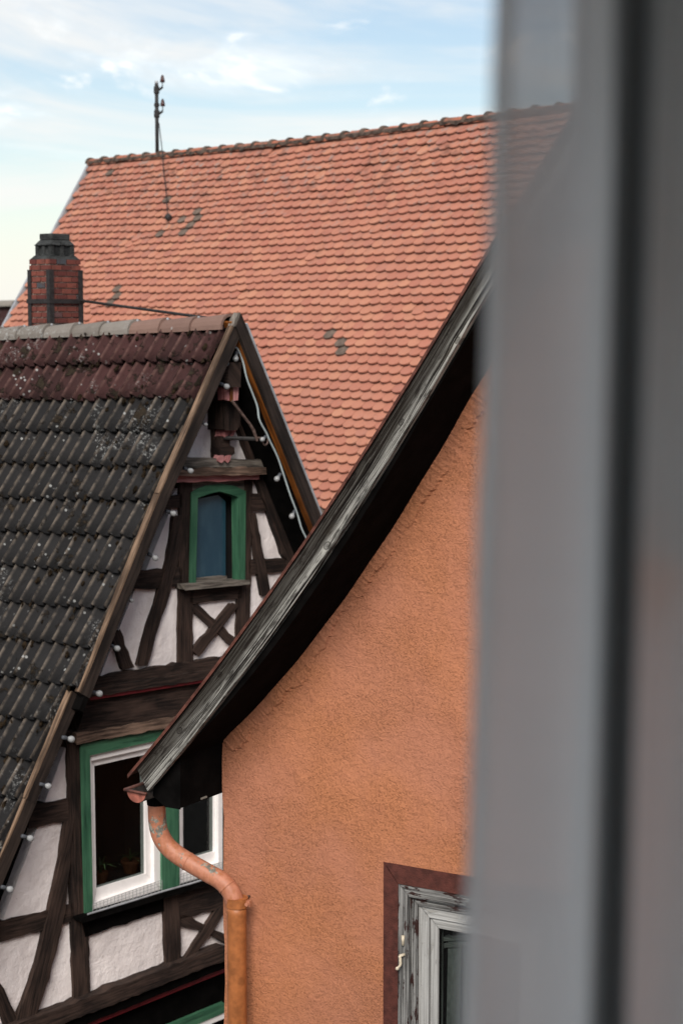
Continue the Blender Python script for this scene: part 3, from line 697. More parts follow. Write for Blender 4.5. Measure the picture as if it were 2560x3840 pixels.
# --- left roof slope
R0 = at(870, 1215, 15.55); TT2 = nz([*(-NG)[:2], -.035]); A2 = rad(57.5); D2 = -G*math.cos(A2)-ZV*math.sin(A2)
D2 = nz(D2-TT2*(D2 @ TT2)); N2 = np.cross(TT2, D2); N2 = N2 if N2[2] > 0 else -N2
def P2(s, v, h=0): return R0+TT2*s+D2*v+N2*h
RL = 5.6
roof2 = prism('roof', [P2(.02, -.02, -.035), P2(RL, -.02, -.035), P2(RL, 5.6, -.035), P2(.16, 5.6, -.035), P2(.16, 3.42, -.035), P2(.02, 3.42, -.035)], -N2*.05, M['black_wood'], house2)
PW, PE, PL = .2745, .3165, .375; NSEG = 16
def pan_mesh(mat, seed):
    rg = np.random.default_rng(seed); V = []; F = []; cr = []
    for j, yy in enumerate((0, PL*.5, PL)):
        for i in range(NSEG+1):
            x = PW*i/NSEG*1.02; u = (i/NSEG*2) % 1.0 if i < NSEG else 0.0
            c = abs(u-.5)*2; k = max(0, (c-.42)/.58); z = .050*(math.sin(k*math.pi/2)**1.5)+.004*math.cos(u*4*math.pi)
            V.append((x, yy, z+.018)); cr.append(k)
    w = NSEG+1
    for j in range(2):
        for i in range(NSEG): F.append([j*w+i, j*w+i+1, (j+1)*w+i+1, (j+1)*w+i])
    b = len(V)
    for i in range(NSEG+1): x, y, z = V[2*w+i]; V.append((x, y-.004, z-.020-rg.uniform(0, .003))); cr.append(cr[2*w+i])
    for i in range(NSEG): F.append([2*w+i, 2*w+i+1, b+i+1, b+i])
    V += [(V[0][0], 0, 0), (V[2*w][0], PL, 0), (V[NSEG][0], 0, 0), (V[2*w+NSEG][0], PL, 0)]; cr += [0]*4
    k = len(V); F += [[0, w, 2*w, k-3, k-4], [NSEG, k-2, k-1, 2*w+NSEG, w+NSEG]]
    me = bpy.data.meshes.new('pantile'); me.from_pydata(V, [], F); me.materials.append(mat); me.update()
    for n_, vals in (('crest', cr), ('rnd', [0.]*len(V))):
        a = me.attributes.new(n_, 'FLOAT', 'POINT'); a.data.foreach_set('value', vals)
    sm = [True]*32+[False]*(len(F)-32); me.polygons.foreach_set('use_smooth', sm)
    return me
pm_d = [pan_mesh(M['pantile_dark'], k) for k in range(3)]; pm_r = [pan_mesh(M['pantile_red'], k) for k in range(2)]
xs = TT2
moss_pts = []
for r in range(17):
    v_end = .105+PE*(r+1)-(.03 if r == 0 else 0)
    s0 = .035 if r < 10 else .165
    for c in range(int((RL-.3)/PW)):
        s = s0+c*PW
        lo = P2(s, v_end, 0)
        x, y = proj(lo)
        if x < -330 or y > 4300: continue
        tilt = math.atan2(.046, PE)+random.gauss(0, .006); jr = random.gauss(0, .007)
        y_ = D2*math.cos(tilt)+N2*math.sin(tilt); x_ = xs*math.cos(jr)+y_*math.sin(jr); y_ = nz(y_-x_*(y_ @ x_)); z_ = np.cross(x_, y_)
        flip = z_ @ N2 < 0
        if flip: z_ = -z_
        o_ = P2(s, v_end+random.gauss(0, .006), .046)-y_*PL
        me = random.choice(pm_r if r < 2 else pm_d)
        ob = bpy.data.objects.new('roof_tile', me); link(ob, roof2)
        ob.matrix_basis = Matrix([[x_[i], y_[i], z_[i], o_[i]] for i in range(3)]+[[0, 0, 0, 1]])
        # moss sits along the joints, thicker near the verge
        dens = .9 if s < 1.1 else .35
        for k in range(rng.poisson(3.2*dens)):
            moss_pts.append((s+random.uniform(0, PW), v_end+random.uniform(-.02, .05) if random.random() < .6 else v_end-random.uniform(0, PE), random.uniform(.008, .024)))
V = []; F = []
for (s, v, r) in moss_pts:
    c = P2(s, v, .056+r*.15); b = len(V)
    for (a_, e_) in [(k*math.pi/3, .0) for k in range(6)]+[(k*math.pi/3+.5, .7) for k in range(6)]:
        rr = r*random.uniform(.7, 1.35); V.append(c+rr*(math.cos(a_)*math.cos(e_)*TT2+math.sin(a_)*math.cos(e_)*D2*1.5+math.sin(e_)*N2*.9))
    V.append(c+N2*r*.8)
    for k in range(6): F += [[b+k, b+(k+1) % 6, b+6+(k+1) % 6, b+6+k], [b+6+k, b+6+(k+1) % 6, b+12]]
o = mesh_obj('moss', V, F, M['moss'], roof2); o['kind'] = 'stuff'
# ridge tiles
s = .015; i = 0
while s < RL-.2:
    V, F = half_shell(P2(s, 0, 0)-G*0.0+ZV*(-.040+random.gauss(0, .004)), TT2, ZV, .40, .120, .096, 190, 10, .024)
    ob = mesh_obj('ridge_tile', V, F, M['ridge_brown' if i < 3 else 'ridge_grey'], roof2, smooth=False)
    if i < 22: MB().lathe(P2(s+.36, 0, 0)+ZV*.06, ZV, [(0, .012), (.012, .012), (.018, .005)], 8).build('ridge_screw', M['lead'], ob)
    s += .362; i += 1
# right slope
A3 = rad(60); D3 = G*math.cos(A3)-ZV*math.sin(A3); N3 = G*math.sin(A3)+ZV*math.cos(A3)
RB = R0+N3*.0
prism('roof', [RB-N3*.035, RB+D3*5.3-N3*.035, RB+D3*5.3-N3*.035+TT2*RL, RB-N3*.035+TT2*RL], -N3*.05, M['black_wood'], house2)
prism('roof_covering', [RB+N3*.012, RB+D3*5.35+N3*.012, RB+D3*5.35+N3*.012+TT2*RL, RB+N3*.012+TT2*RL], -N3*.035, M['pantile_dark'], house2)
prism('verge_trim', [AP+N3*.022+NG*.022+D3*.1, AP+D3*5.45+N3*.022+NG*.022, AP+D3*5.45+N3*.002+NG*.022, AP+N3*.002+NG*.022+D3*.1], -NG*.03, M['lead'], house2)
ax3 = (D3, N3, NG)
prism('verge_board', [AP-N3*.0+NG*.018, AP+D3*5.4+NG*.018, AP+D3*5.4-N3*.105+NG*.018, AP-N3*.105+NG*.018+D3*.06], -NG*.035, M['verge_face'], house2, ax3)
for k in range(4):
    a = .02+k*.098
    prism('soffit_board', [AP-N3*.088-NG*a+D3*.02, AP+D3*5.3-N3*.088-NG*a, AP+D3*5.3-N3*.088-NG*(a+.094), AP-N3*.088-NG*(a+.094)+D3*.02], -N3*.018, M['soffit_brown' if k == 0 else 'black_wood'], house2, (D3, NG, N3))
# left verge boards (upper run in two lengths, lower run set back)
A4 = rad(57.5)
def verge(p0, p1, d, h=.105, th=.042):
    a = onV(*p0, d); b_ = onV(*p1, d); u = nz(b_-a); dwn = np.cross(u, NG); dwn = dwn if dwn[2] < 0 else -dwn
    bd = prism('verge_board', [a, b_, b_+dwn*h, a+dwn*h], -NG*th, M['verge_face'], house2, (u, dwn, NG), .004)
    prism('cap_strip', [a-dwn*.001+NG*.003, b_-dwn*.001+NG*.003, b_-dwn*.012+NG*.003, a-dwn*.012+NG*.003], -NG*(th+.012), M['verge_top'], bd, (u, dwn, NG), .003)
verge((893, 1186), (600, 1852), 0); verge((599, 1854), (303, 2597), .004); verge((272, 2594), (100, 2995), -.09); verge((99, 2997), (-40, 3330), -.094)
prism('gable_point', [onV(899, 1172, .01), onV(912, 1205, .01), onV(898, 1225, .01), onV(876, 1222, .01), onV(884, 1196, .01)], -NG*.06, M['timber_grey'], house2, (ZV, G, NG), .004)
# soffit of the left overhang
prism('soffit_board', [P2(.03, .12, -.09), P2(.40, .12, -.09), P2(.40, 5.5, -.09), P2(.03, 5.5, -.09)][:0] or [P2(.17, .12, -.088), P2(.42, .12, -.088), P2(.42, 5.5, -.088), P2(.17, 5.5, -.088)], -N2*.02, M['black_wood'], house2)
# --- carved purlin bracket under the gable point
brk = prism('ridge_bracket', [onW(860, 1361, .34), onW(903, 1361, .34), onW(901, 1450, .34), onW(858, 1450, .34)], -NG*.40, M['timber'], house2, (NG, G, ZV), .006)
def bp(nm, pts, d, mat, depth): return wpiece(nm, pts, d, mat, brk, depth, .005)
bp('pink_block', [(851, 1453), (866, 1452), (866, 1500), (853, 1500)], .29, 'pink_paint', .10); bp('pink_block', [(874, 1452), (894, 1452), (891, 1499), (874, 1501)], .30, 'pink_paint', .10)
bp('iron_plate', [(867, 1455), (873, 1455), (873, 1503), (866, 1503)], .305, 'soffit_brown', .02)
bp('console', [(846, 1506), (890, 1506), (902, 1545), (900, 1592), (888, 1612), (846, 1612)], .20, 'timber', .20)
bp('pink_scroll', [(845, 1614), (866, 1613), (852, 1637), (841, 1637)], .15, 'pink_paint', .1); bp('pink_scroll', [(870, 1613), (884, 1613), (872, 1636), (866, 1636)], .15, 'pink_paint', .1)
bp('console', [(836, 1638), (858, 1638), (862, 1672), (878, 1680), (879, 1700), (866, 1708), (828, 1708), (826, 1676)], .13, 'timber', .1)
bp('pink_drop', [(826, 1709), (838, 1709), (839, 1726), (832, 1734), (822, 1730), (822, 1718)], .15, 'pink_paint', .06); bp('pink_drop', [(852, 1709), (865, 1709), (862, 1724), (854, 1734), (847, 1728)], .15, 'pink_paint', .06)
# --- iron hoist arm
hst = thing('hoist_arm', 'iron hoist arm with hook bolted to the carved gable bracket', 'hoist arm', onW(838, 1642, .13))
MB().tube([onW(838, 1642, .13), onW(965, 1646, .33)], .018, 8).build('bar', M['iron'], hst)
MB().tube([onW(870, 1503, .31), onW(938, 1592, .33), onW(950, 1612, .33), onW(964, 1652, .33)], [.012, .012, .014, .012], 8).build('strut', M['iron_rust'], hst)
MB().tube(smooth_path([onW(x, y, .33) for x, y in ((962, 1642), (980, 1644), (986, 1660), (994, 1669), (1003, 1660), (1004, 1642))], 4), .008, 8).build('hook', M['iron_rust'], hst)
# --- string lights
sl_ = thing('string_light', 'string of milky globe bulbs on a pale cable along the gable verges', 'string lights', onV(899, 1300, -.05))
cab = [(850, 1372), (866, 1325), (880, 1302), (897, 1318), (912, 1360), (926, 1420), (948, 1478), (965, 1525), (973, 1575), (1000, 1626), (1010, 1650), (1040, 1712), (1064, 1782), (1086, 1850), (1114, 1925), (1132, 1985), (1160, 2040), (1190, 2110)]
MB().tube(smooth_path([onV(x, y, -.06) for x, y in cab], 5), .0085, 7).build('cable', M['cable'], sl_, smooth=True)
MB().tube(smooth_path([onV(x, y, -.17) for x, y in ((850, 1372), (690, 1690), (585, 1920), (480, 2160), (378, 2410), (305, 2600), (290, 2630), (255, 2680), (138, 2950), (62, 3130), (-20, 3320))], 5), .0085, 7).build('cable', M['cable'], sl_, smooth=True)
def bulb(px, py, dx, dy, r=.030):
    r = r*.82
    c = onV(px, py, -.055); ax = nz(onV(px+dx, py+dy, -.055)-c+NG*.01)           # ax points from socket to globe
    prof = [(-r*2.3, r*.5), (-r*1.6, r*.55)]
    ob = MB().lathe(c, ax, [(-r*1.75, r*.38), (-r*1.3, r*.45), (-r*.85, r*.72), (-r*.45, r*.93), (0, r), (r*.45, r*.9), (r*.75, r*.66), (r*.93, r*.36), (r, r*.05)], 14).build('bulb', M['bulb_glass'], sl_, smooth=True)
    MB().lathe(c, ax, [(-r*3.2, r*.45), (-r*3.0, r*.6), (-r*1.6, r*.62), (-r*1.5, r*.5)], 10).build('socket', M['socket'], ob, smooth=True)
for a in ((884, 1346, -6, 14, .030), (851, 1450, 14, 8, .030), (716, 1766, 12, 6, .029), (651, 1926, 12, 5, .029), (583, 2093, 10, 8, .029), (441, 2432, 12, 7, .030), (374, 2601, 14, 3, .032), (269, 2772, 14, 3, .032), (183, 2948, 12, 3, .029),
          (116, 3144, 14, 4, .031), (40, 3335, 14, 4, .031), (772, 1592, 10, 6, .02), (494, 2252, 9, 6, .022), (984, 1648, -12, 8, .026), (1038, 1796, -12, 12, .030), (1094, 1936, -10, 12, .030)): bulb(*a)

# --- chimney on the far slope
ch_c = at(190, 1240, 17.3)                 # near vertical edge, at the ridge line
cu, cv = TT2*np.array([1, 1, 0]), G        # left face runs along cu, right face along cv
cu = nz(cu); LU, LV = .277, .385
ztop = at(190, 968, 17.3)[2]; zbot = ch_c[2]-.6
chm = prism('chimney', [np.array([*(ch_c+cu*.012+cv*.012)[:2], zbot]), np.array([*(ch_c+cu*(LU-.012)+cv*.012)[:2], zbot]), np.array([*(ch_c+cu*(LU-.012)+cv*(LV-.012))[:2], zbot]), np.array([*(ch_c+cu*.012+cv*(LV-.012))[:2], zbot])], ZV*(ztop-zbot-.005), M['mortar'], house2)
CH = .0535; bl, bh_ = .118, .042
def brick_mesh(L, Wd):
    me = bpy.data.meshes.new('brick'); V, F = prism_vf([np.array([0, 0, 0.]), np.array([L, 0, 0]), np.array([L, Wd, 0]), np.array([0, Wd, 0])], ZV*bh_)
    me.from_pydata([tuple(v) for v in V], [], F); me.materials.append(M['brick']); return me
bm_ = {}
ncr = int((ztop-zbot)/CH)
corner = np.array([ch_c[0], ch_c[1], 0])
for r in range(ncr):
    z = ztop-(r+1)*CH+.004
    for O, d_, w_, L in ((corner, cu, cv, LU), (corner+cv*LV, -cv, cu, LV)):
        x = 0.0 if (r % 2) else -bl*.5
        first = True
        while x < L-.004:
            a = max(x, .0); b_ = min(x+bl, L)
            # bond: alternate courses own the corner
            if b_-a > .02:
                ln = round(b_-a-.013, 3); key = ln
                if key not in bm_: bm_[key] = brick_mesh(ln, .05)
                ob = bpy.data.objects.new('brick', bm_[key]); link(ob, chm)
                X, Y = d_, w_
                ins = -.0015+random.uniform(-.003, .002)
                o_ = O+d_*(a+.0065)+w_*(-ins)*-1*0+w_*(ins)
                zz = np.cross(X, Y)
                ob.matrix_basis = Matrix([[X[i], Y[i], ZV[i], (o_+ZV*z)[i]] for i in range(3)]+[[0, 0, 0, 1]])
            x += bl
# steel angles, band, stays
def chpt(a, b_, z): return corner+cu*a+cv*b_+ZV*z
zb1 = at(190, 1130, 17.3)[2]; zt1 = at(190, 1010, 17.3)[2]
for (a, b_) in ((0, 0), (LU, 0), (0, LV)):
    mbx = MB(); sa = 1 if a == 0 else -1; sb = 1 if b_ == 0 else -1
    mbx.box(chpt(a-sa*.012, b_-sb*.012, zbot), cu*sa*.045, cv*sb*.008, ZV*(zt1-zbot)); mbx.box(chpt(a-sa*.012, b_-sb*.0039, zbot), cv*sb*.045, cu*sa*.008, ZV*(zt1-zbot))
    mbx.build('steel_angle', M['iron'], chm)
mbx = MB(); mbx.box(chpt(-.02, -.02, zb1-.018), cu*(LU+.04), cv*.0075, ZV*.04); mbx.box(chpt(-.02, -.012, zb1-.018), cv*(LV+.032), cu*.0075, ZV*.04); mbx.build('band', M['iron'], chm)
MB().tube([chpt(-.01, LV-.02, zb1+.01), at(852, 1202, 15.62)], .013, 7).build('stay_rod', M['iron'], chm)
MB().tube([chpt(0, LV+.01, zb1-.22), at(420, 1228, 17.2)-ZV*.05], .012, 7).build('stay_rod', M['iron'], chm)
# cap : corbelled crown with openings
cc = chpt(LU/2, LV/2, ztop)
def ringp(k, z): return [cc+cu*LU*k*sx+cv*LV*k*sy+ZV*z for sx, sy in ((-.5, -.5), (.5, -.5), (.5, .5), (-.5, .5))]
mbx = MB(); K = [(1.0, .0), (.86, .03)]
def frust(m, k0, z0, k1, z1):
    a, b_ = ringp(k0, z0), ringp(k1, z1); V = a+b_; F = [[3, 2, 1, 0], [4, 5, 6, 7]]+[[i, (i+1) % 4, 4+(i+1) % 4, 4+i] for i in range(4)]; m.add(V, F)
frust(mbx, 1.01, -.012, .82, .026)
for sx in (-.32, 0, .32):
    for sy in (-.32, 0, .32):
        if sx == 0 and sy == 0: continue
        mbx.box(cc+cu*LU*(sx-.07)+cv*LV*(sy-.06)+ZV*.025, cu*LU*.14, cv*LV*.12, ZV*.100)
frust(mbx, .82, .118, .60, .170); frust(mbx, .59, .168, .60, .228)
frust(mbx, .64, .025, .64, .12)
cp = mbx.build('crown', M['chimney_cap'], chm, bevel=.01)

# --- plants behind the first-floor glass
def potted(px, py, d, r, lab, n_, hgt):
    base = onW(px, py, d)
    t_ = thing('potted_plant', lab, 'plant', base)
    MB().lathe(base, ZV, [(0, r*.7), (r*1.1, r*.95), (r*1.12, r*1.06), (r*1.5, r*1.08), (r*1.5, r*.95), (r*1.35, r*.9)], 16).build('pot', M['terracotta'], t_, smooth=False)
    for k in range(n_):
        a = 2*math.pi*k/n_+random.uniform(-.3, .3); h_ = hgt*random.uniform(.6, 1.1); out = random.uniform(.10, .22); V = []; F = []
        dr = np.array([math.cos(a), math.sin(a), 0]); sd = np.array([-dr[1], dr[0], 0])
        for j in range(7):
            t = j/6; c = base+ZV*(r*1.35)+dr*out*t**1.4+ZV*h_*(t*1.5-t*t*random.uniform(.9, 1.1)); w_ = .012*(1-t*.85)
            V += [c-sd*w_, c+sd*w_]
        for j in range(6): F.append([2*j, 2*j+1, 2*j+3, 2*j+2])
        mesh_obj('leaf', V, F, M['leaf'], t_)
    return t_
potted(378, 3310, -.14, .06, 'terracotta pot with long arching leaves by the window jamb', 9, .22)
potted(490, 3272, -.20, .075, 'wide shallow terracotta pot with trailing leaves behind the white sash', 8, .10)
prism('window_board', [onW(345, 3338, -.06), onW(610, 3262, -.06), onW(610, 3274, -.06), onW(345, 3352, -.06)], -NG*.28, M['interior'], house2)

# ================================================================== ORANGE HOUSE
WO = nz([.855, -.518, 0]); NO = nz([-.518, -.855, 0]); EO = -NO
CO = at(835, 2790, 9.7)
house3 = thing('orange_house', 'orange rough-plastered gable house with weathered bargeboard and downpipe', 'building', (*(CO+WO*2.9+EO*3)[:2], 0))
def onO(x, y, d=0.): return onpl(x, y, CO+NO*d, NO)
def hz(P): q_ = P-CO; return q_ @ WO, q_[2]
def PO(h, z, d=0.): return CO+WO*h+ZV*z+NO*d
APH = 2.95
rake = [(-.0, .005), (.03, .04), (.10, .112), (.215, .228), (.36, .37), (.508, .527), (.64, .68), (.764, .834), (1.011, 1.196), (1.251, 1.535), (1.435, 1.821), (APH, 1.821+(APH-1.435)*1.555)]
top = [(-.266, -.088), (-.03, .185), (.186, .43), (.48, .775), (.775, 1.129), (1.0, 1.45), (1.248, 1.800), (1.474, 2.128), (1.691, 2.430), (APH, 2.43+(APH-1.691)*1.46)]
top = [(h, z-.016) for h, z in top]
low = [(-.157, -.187), (.08, .095), (.317, .375), (.55, .63), (.774, .888), (1.05, 1.29), (1.341, 1.734), (1.672, 2.20), (APH, 2.20+(APH-1.672)*1.46)]
def fit(pr, h0, h1):
    c_ = np.polyfit([p_[0] for p_ in pr[:-1]], [p_[1] for p_ in pr[:-1]], 3); hh_ = np.linspace(h0, pr[-2][0], 30)
    out = [(float(h), float(np.polyval(c_, h))) for h in hh_]; sl_ = (out[-1][1]-out[-6][1])/(out[-1][0]-out[-6][0]); out.append((h1, out[-1][1]+(h1-out[-1][0])*sl_*.97)); return out
top = fit(top, -.275, APH); low = fit(low, -.16, APH); rake = [(-.0, .005)]+[p_ for p_ in fit(rake, 0., APH) if p_[0] > .02]
def interp(pr, h): return float(np.interp(h, [p_[0] for p_ in pr], [p_[1] for p_ in pr]))
mir = lambda pr: [(2*APH-h, z) for h, z in pr[::-1]]
ZB = -CO[2]
# window opening in wall coordinates
w_out = hz(onO(1442, 3233)); w_in = hz(onO(1494, 3309)); wh0, wz1 = w_in; wh1, wz0 = wh0+.86, wz1-1.15
bandw = wh0-w_out[0]
hs = [p_[0] for p_ in rake]+[p_[0] for p_ in mir(rake)][1:]
full = rake+mir(rake)[1:]
left_edge = []; nzs = 60
zz = np.linspace(.005, ZB, nzs)
left = [PO(.004*math.sin(z*9)+rng.normal(0, .0022), z) for z in zz]
polyL = [PO(h, interp(full, h)) for h in [h for h in hs if h < wh0]]+[PO(wh0, interp(full, wh0)), PO(wh0, ZB)]+left[::-1][:-1]
polyT = [PO(wh0, interp(full, wh0))]+[PO(h, interp(full, h)) for h in hs if wh0 < h < wh1]+[PO(wh1, interp(full, wh1)), PO(wh1, wz1), PO(wh0, wz1)]
polyB = [PO(wh0, wz0), PO(wh1, wz0), PO(wh1, ZB), PO(wh0, ZB)]
polyR = [PO(wh1, interp(full, wh1))]+[PO(h, interp(full, h)) for h in hs if h > wh1]+[PO(2*APH, ZB), PO(wh1, ZB)]
V = []; F = []
for pl in (polyL, polyT, polyB, polyR): b = len(V); V += pl; F.append([b+k for k in range(len(pl))])
def quad(a, b_, c, d): k = len(V); V.extend([a, b_, c, d]); F.append([k, k+1, k+2, k+3])
rv = -.16
for (h0, z0_), (h1, z1_) in zip([(wh0, wz1), (wh1, wz1), (wh1, wz0), (wh0, wz0)], [(wh1, wz1), (wh1, wz0), (wh0, wz0), (wh0, wz1)]): quad(PO(h0, z0_), PO(h1, z1_), PO(h1, z1_, rv), PO(h0, z0_, rv))
for k in range(len(left)-1): quad(left[k], left[k+1], left[k+1]+EO*7, left[k]+EO*7)
quad(PO(2*APH, 0), PO(2*APH, ZB), PO(2*APH, ZB, -7), PO(2*APH, 0, -7)); quad(PO(0, 0, -7), PO(2*APH, 0, -7), PO(2*APH, ZB, -7), PO(0, ZB, -7))
wall3 = mesh_obj('gable_wall', V, F, M['stucco'], house3)
# rough plaster strip under the soffit, its ragged lower edge a little proud of the wall
V = []; F = []; hh_ = np.linspace(.012, 1.6, 220); w0 = 0.
for k, h in enumerate(hh_):
    z = interp(rake, h); w0 = .82*w0+rng.normal(0, .006); off = .060+.018*math.sin(h*6.3)+.010*math.sin(h*15+1)+w0
    sl_h = (interp(rake, h+.03)-interp(rake, h-.03 if h > .04 else h))/(.06 if h > .04 else .03); nr = nz([sl_h, -1.]); dp_ = .007+.004*math.sin(h*23)+abs(rng.normal(0, .002))
    for (t, d) in ((-.01, dp_), (off*.55, dp_+.002), (off, dp_), (off+.008, .0004)): V.append(PO(h+nr[0]*t, z+nr[1]*t, d))
for k in range(len(hh_)-1):
    for j in range(3): F.append([4*k+j, 4*k+j+1, 4*k+5+j, 4*k+4+j])
mesh_obj('plaster_strip', V, F, M['stucco'], wall3)
# --- roof body with soffit (swept up at the eave)
def strip_solid(lo, hi, d0, d1, hs_):
    V = []; F = []; n_ = len(hs_)
    for h in hs_:
        zl, zh = interp(lo, h), interp(hi, h); V += [PO(h, zl, d1), PO(h, zh, d1), PO(h, zh, d0), PO(h, zl, d0)]
    for i in range(n_-1):
        for k in range(4): F.append([4*i+k, 4*i+4+k, 4*i+4+(k+1) % 4, 4*i+(k+1) % 4])
    F += [[0, 1, 2, 3], [4*(n_-1)+3, 4*(n_-1)+2, 4*(n_-1)+1, 4*(n_-1)]]
    return V, F
rk = [(-.20, -.20)]+[(h-.0, z) for h, z in rake]; rk2 = rk+mir(rk)[1:]
tp2 = [(h, z-.022) for h, z in top]; tp2 = tp2+mir(tp2)[1:]; lw2 = low+mir(low)[1:]
hs_b = list(np.linspace(-.17, APH, 44)); hs_full = hs_b+[2*APH-h for h in hs_b[::-1]][1:]
V, F = strip_solid([(h, z+.002) for h, z in rk2], tp2, -7.2, .405, hs_full); roof3 = mesh_obj('roof', V, F, M['black_wood'], house3)
# eave box, with its cut end below the bargeboard
prism('eave_box', [PO(-.005, .02, .372), PO(-.005, -.262, .372), PO(-.10, -.262, .372), PO(-.172, -.215, .372), PO(-.165, -.165, .372)], EO*7.3, M['black_wood'], house3, bevel=.004)
# bargeboard in one sweep, uv along its length
def sweep_board(name, lo, hi, d0, d1, h0, h1, mat, n_=60, nv=4, endcut=0.):
    V = []; F = []; UVs = []
    cl = []; 
    for i in range(n_+1):
        t = i/n_
        hl = np.interp(t, [0, 1], [h0, h1]); hu = hl+(-.109+.03 if False else 0)
        cl.append(hl)
    # lower & upper curve points matched by normal direction
    ucum = 0; pm = None; L = []
    for h in cl:
        zl = interp(lo, h); e = .02; sl = (interp(lo, h+e)-interp(lo, h-e))/(2*e); nrm = nz([-sl, 1]);
        # march along the normal until the upper curve
        a = 0.0
        for _ in range(60):
            if zl+nrm[1]*a >= interp(hi, h+nrm[0]*a): break
            a += .004
        p_l = np.array([h, zl]); p_u = p_l+nrm*a
        if pm is not None: ucum += np.linalg.norm((p_l+p_u)/2-pm)
        pm = (p_l+p_u)/2; L.append((p_l, p_u, ucum))
    rows = nv+1
    for (p_l, p_u, uc) in L:
        for d in (d1, d0):
            for j in range(rows):
                t = j/nv; p_ = p_l*(1-t)+p_u*t; V.append(PO(p_[0], p_[1], d)); UVs.append((uc, t*.145+(.02 if d == d0 else 0)))
    w = 2*rows
    for i in range(len(L)-1):
        for j in range(nv):
            F.append([i*w+j, (i+1)*w+j, (i+1)*w+j+1, i*w+j+1]); F.append([i*w+rows+j+1, (i+1)*w+rows+j+1, (i+1)*w+rows+j, i*w+rows+j])
        F.append([i*w, i*w+rows, (i+1)*w+rows, (i+1)*w]); F.append([i*w+nv, (i+1)*w+nv, (i+1)*w+rows+nv, i*w+rows+nv])
    k = (len(L)-1)*w
    F.append([j for j in range(rows)]+[rows+j for j in range(rows-1, -1, -1)]); F.append([k+j for j in range(rows-1, -1, -1)]+[k+rows+j for j in range(rows)])
    me = bpy.data.meshes.new(name); me.from_pydata([tuple(map(float, v)) for v in V], [], F); me.materials.append(mat); me.update()
    li = np.empty(len(me.loops), dtype=np.int64); me.loops.foreach_get('vertex_index', li); lay = me.uv_layers.new(name='UVMap'); lay.data.foreach_set('uv', np.array(UVs)[li].ravel())
    return me, L
_, LL = sweep_board('tmp', lw2, tp2, .405, .44, -.157, APH, M['black_wood'])
def board_uv(x, y):
    h, z = hz(onO(x, y, .44)); best = min(LL, key=lambda q_: np.linalg.norm((q_[0]+q_[1])/2-np.array([h, z])))
    p_l, p_u, uc = best; d_ = (p_u-p_l); t = (np.array([h, z])-p_l) @ d_/(d_ @ d_); return uc, t*.145
kn = [(*board_uv(*p_), r_*1.15) for p_, r_ in (((661, 2756), .020), ((836, 2514), .016), ((1232, 2037), .022), ((1395, 1722), .014), ((1512, 1570), .018), ((1722, 1262), .017))]
board_mat('bargeboard', kn, .0725, .145)
me, _ = sweep_board('bargeboard', lw2, tp2, .405, .44, -.157, APH, M['bargeboard']); ob = bpy.data.objects.new('bargeboard', me); link(ob, house3)
m2b = me.copy(); 
for v_ in m2b.vertices:
    q_ = np.array(v_.co); h, z = hz(q_); d_ = (q_-CO) @ NO; v_.co = PO(2*APH-h+.0, z, d_)
ob2 = bpy.data.objects.new('bargeboard', m2b); link(ob2, house3)
bmx = bmesh.new(); bmx.from_mesh(m2b); bmesh.ops.reverse_faces(bmx, faces=bmx.faces); bmx.to_mesh(m2b); bmx.free()
# rusty sheet edge on top, with its cut-back tip over the gutter
def edge_strip(sgn):
    hs_e = list(np.linspace(-.27, APH, 60)); V = []; F = []
    for h in hs_e:
        z = interp(top, h); x = h if sgn > 0 else 2*APH-h
        V += [PO(x, z-.020, .458), PO(x, z+.001, .460), PO(x, z+.008, .30), PO(x, z-.004, .30), PO(x, z-.010, .450), PO(x, z-.020, .452)]
    w = 6
    for i in range(len(hs_e)-1):
        for k in range(w): F.append([i*w+k, i*w+w+k, i*w+w+(k+1) % w, i*w+(k+1) % w])
    F += [list(range(w)), list(range((len(hs_e)-1)*w, len(hs_e)*w))]
    return mesh_obj('verge_sheet', V, F, M['rust_edge'], house3)
edge_strip(1); edge_strip(-1)
V, F = strip_solid([(h, z-.020) for h, z in top+mir(top)[1:]], [(h, z+.006) for h, z in top+mir(top)[1:]], -7.3, .298, [-.27]+hs_full[2:-2]+[2*APH+.27]); mesh_obj('roof_covering', V, F, M['pantile_red'], house3)
# broken end of the roof batten above the gutter
prism('batten_end', [onO(x, y, .38) for x, y in ((563, 2838), (577, 2850), (575, 2925), (557, 2933), (534, 2905), (532, 2870))], EO*.5, M['frame_weathered'], house3, (EO, WO, ZV), .004)
# --- gutter
gc = onO(512, 2966, .43); GR = .062; GLEN = 7.2
def gutter():
    V = []; F = []; seg = 14; th = .003
    for k in range(seg+1):
        a = math.pi+math.pi*k/seg; pr = WO*math.cos(a)+ZV*math.sin(a)
        for rr in (GR, GR-th):
            V += [gc+pr*rr, gc+pr*rr+EO*GLEN]
    for k in range(seg):
        a = 4*k; b_ = 4*k+4
        F += [[a, b_, b_+1, a+1], [a+3, b_+3, b_+2, a+2], [a, a+2, b_+2, b_]]
    o_ = mesh_obj('gutter', V, F, M['gutter_grime'], house3, smooth=True)
    cap = [gc+WO*math.cos(math.pi+math.pi*k/14)*GR*.985+ZV*math.sin(math.pi+math.pi*k/14)*GR*.985+NO*.001 for k in range(15)]
    prism('end_cap', cap, EO*.004, M['gutter_red'], o_)
    MB().tube([gc-WO*(GR+.004)+NO*.012, gc-WO*(GR+.004)+EO*GLEN], .009, 8).build('bead', M['rust_edge'], o_, smooth=True)
    MB().tube([gc-WO*(GR+.006)+NO*.012+ZV*.001, gc+WO*(GR+.012)+NO*.012-ZV*.003], .007, 8).build('rim', M['rust_edge'], o_, smooth=True)
    return o_
gut = gutter()
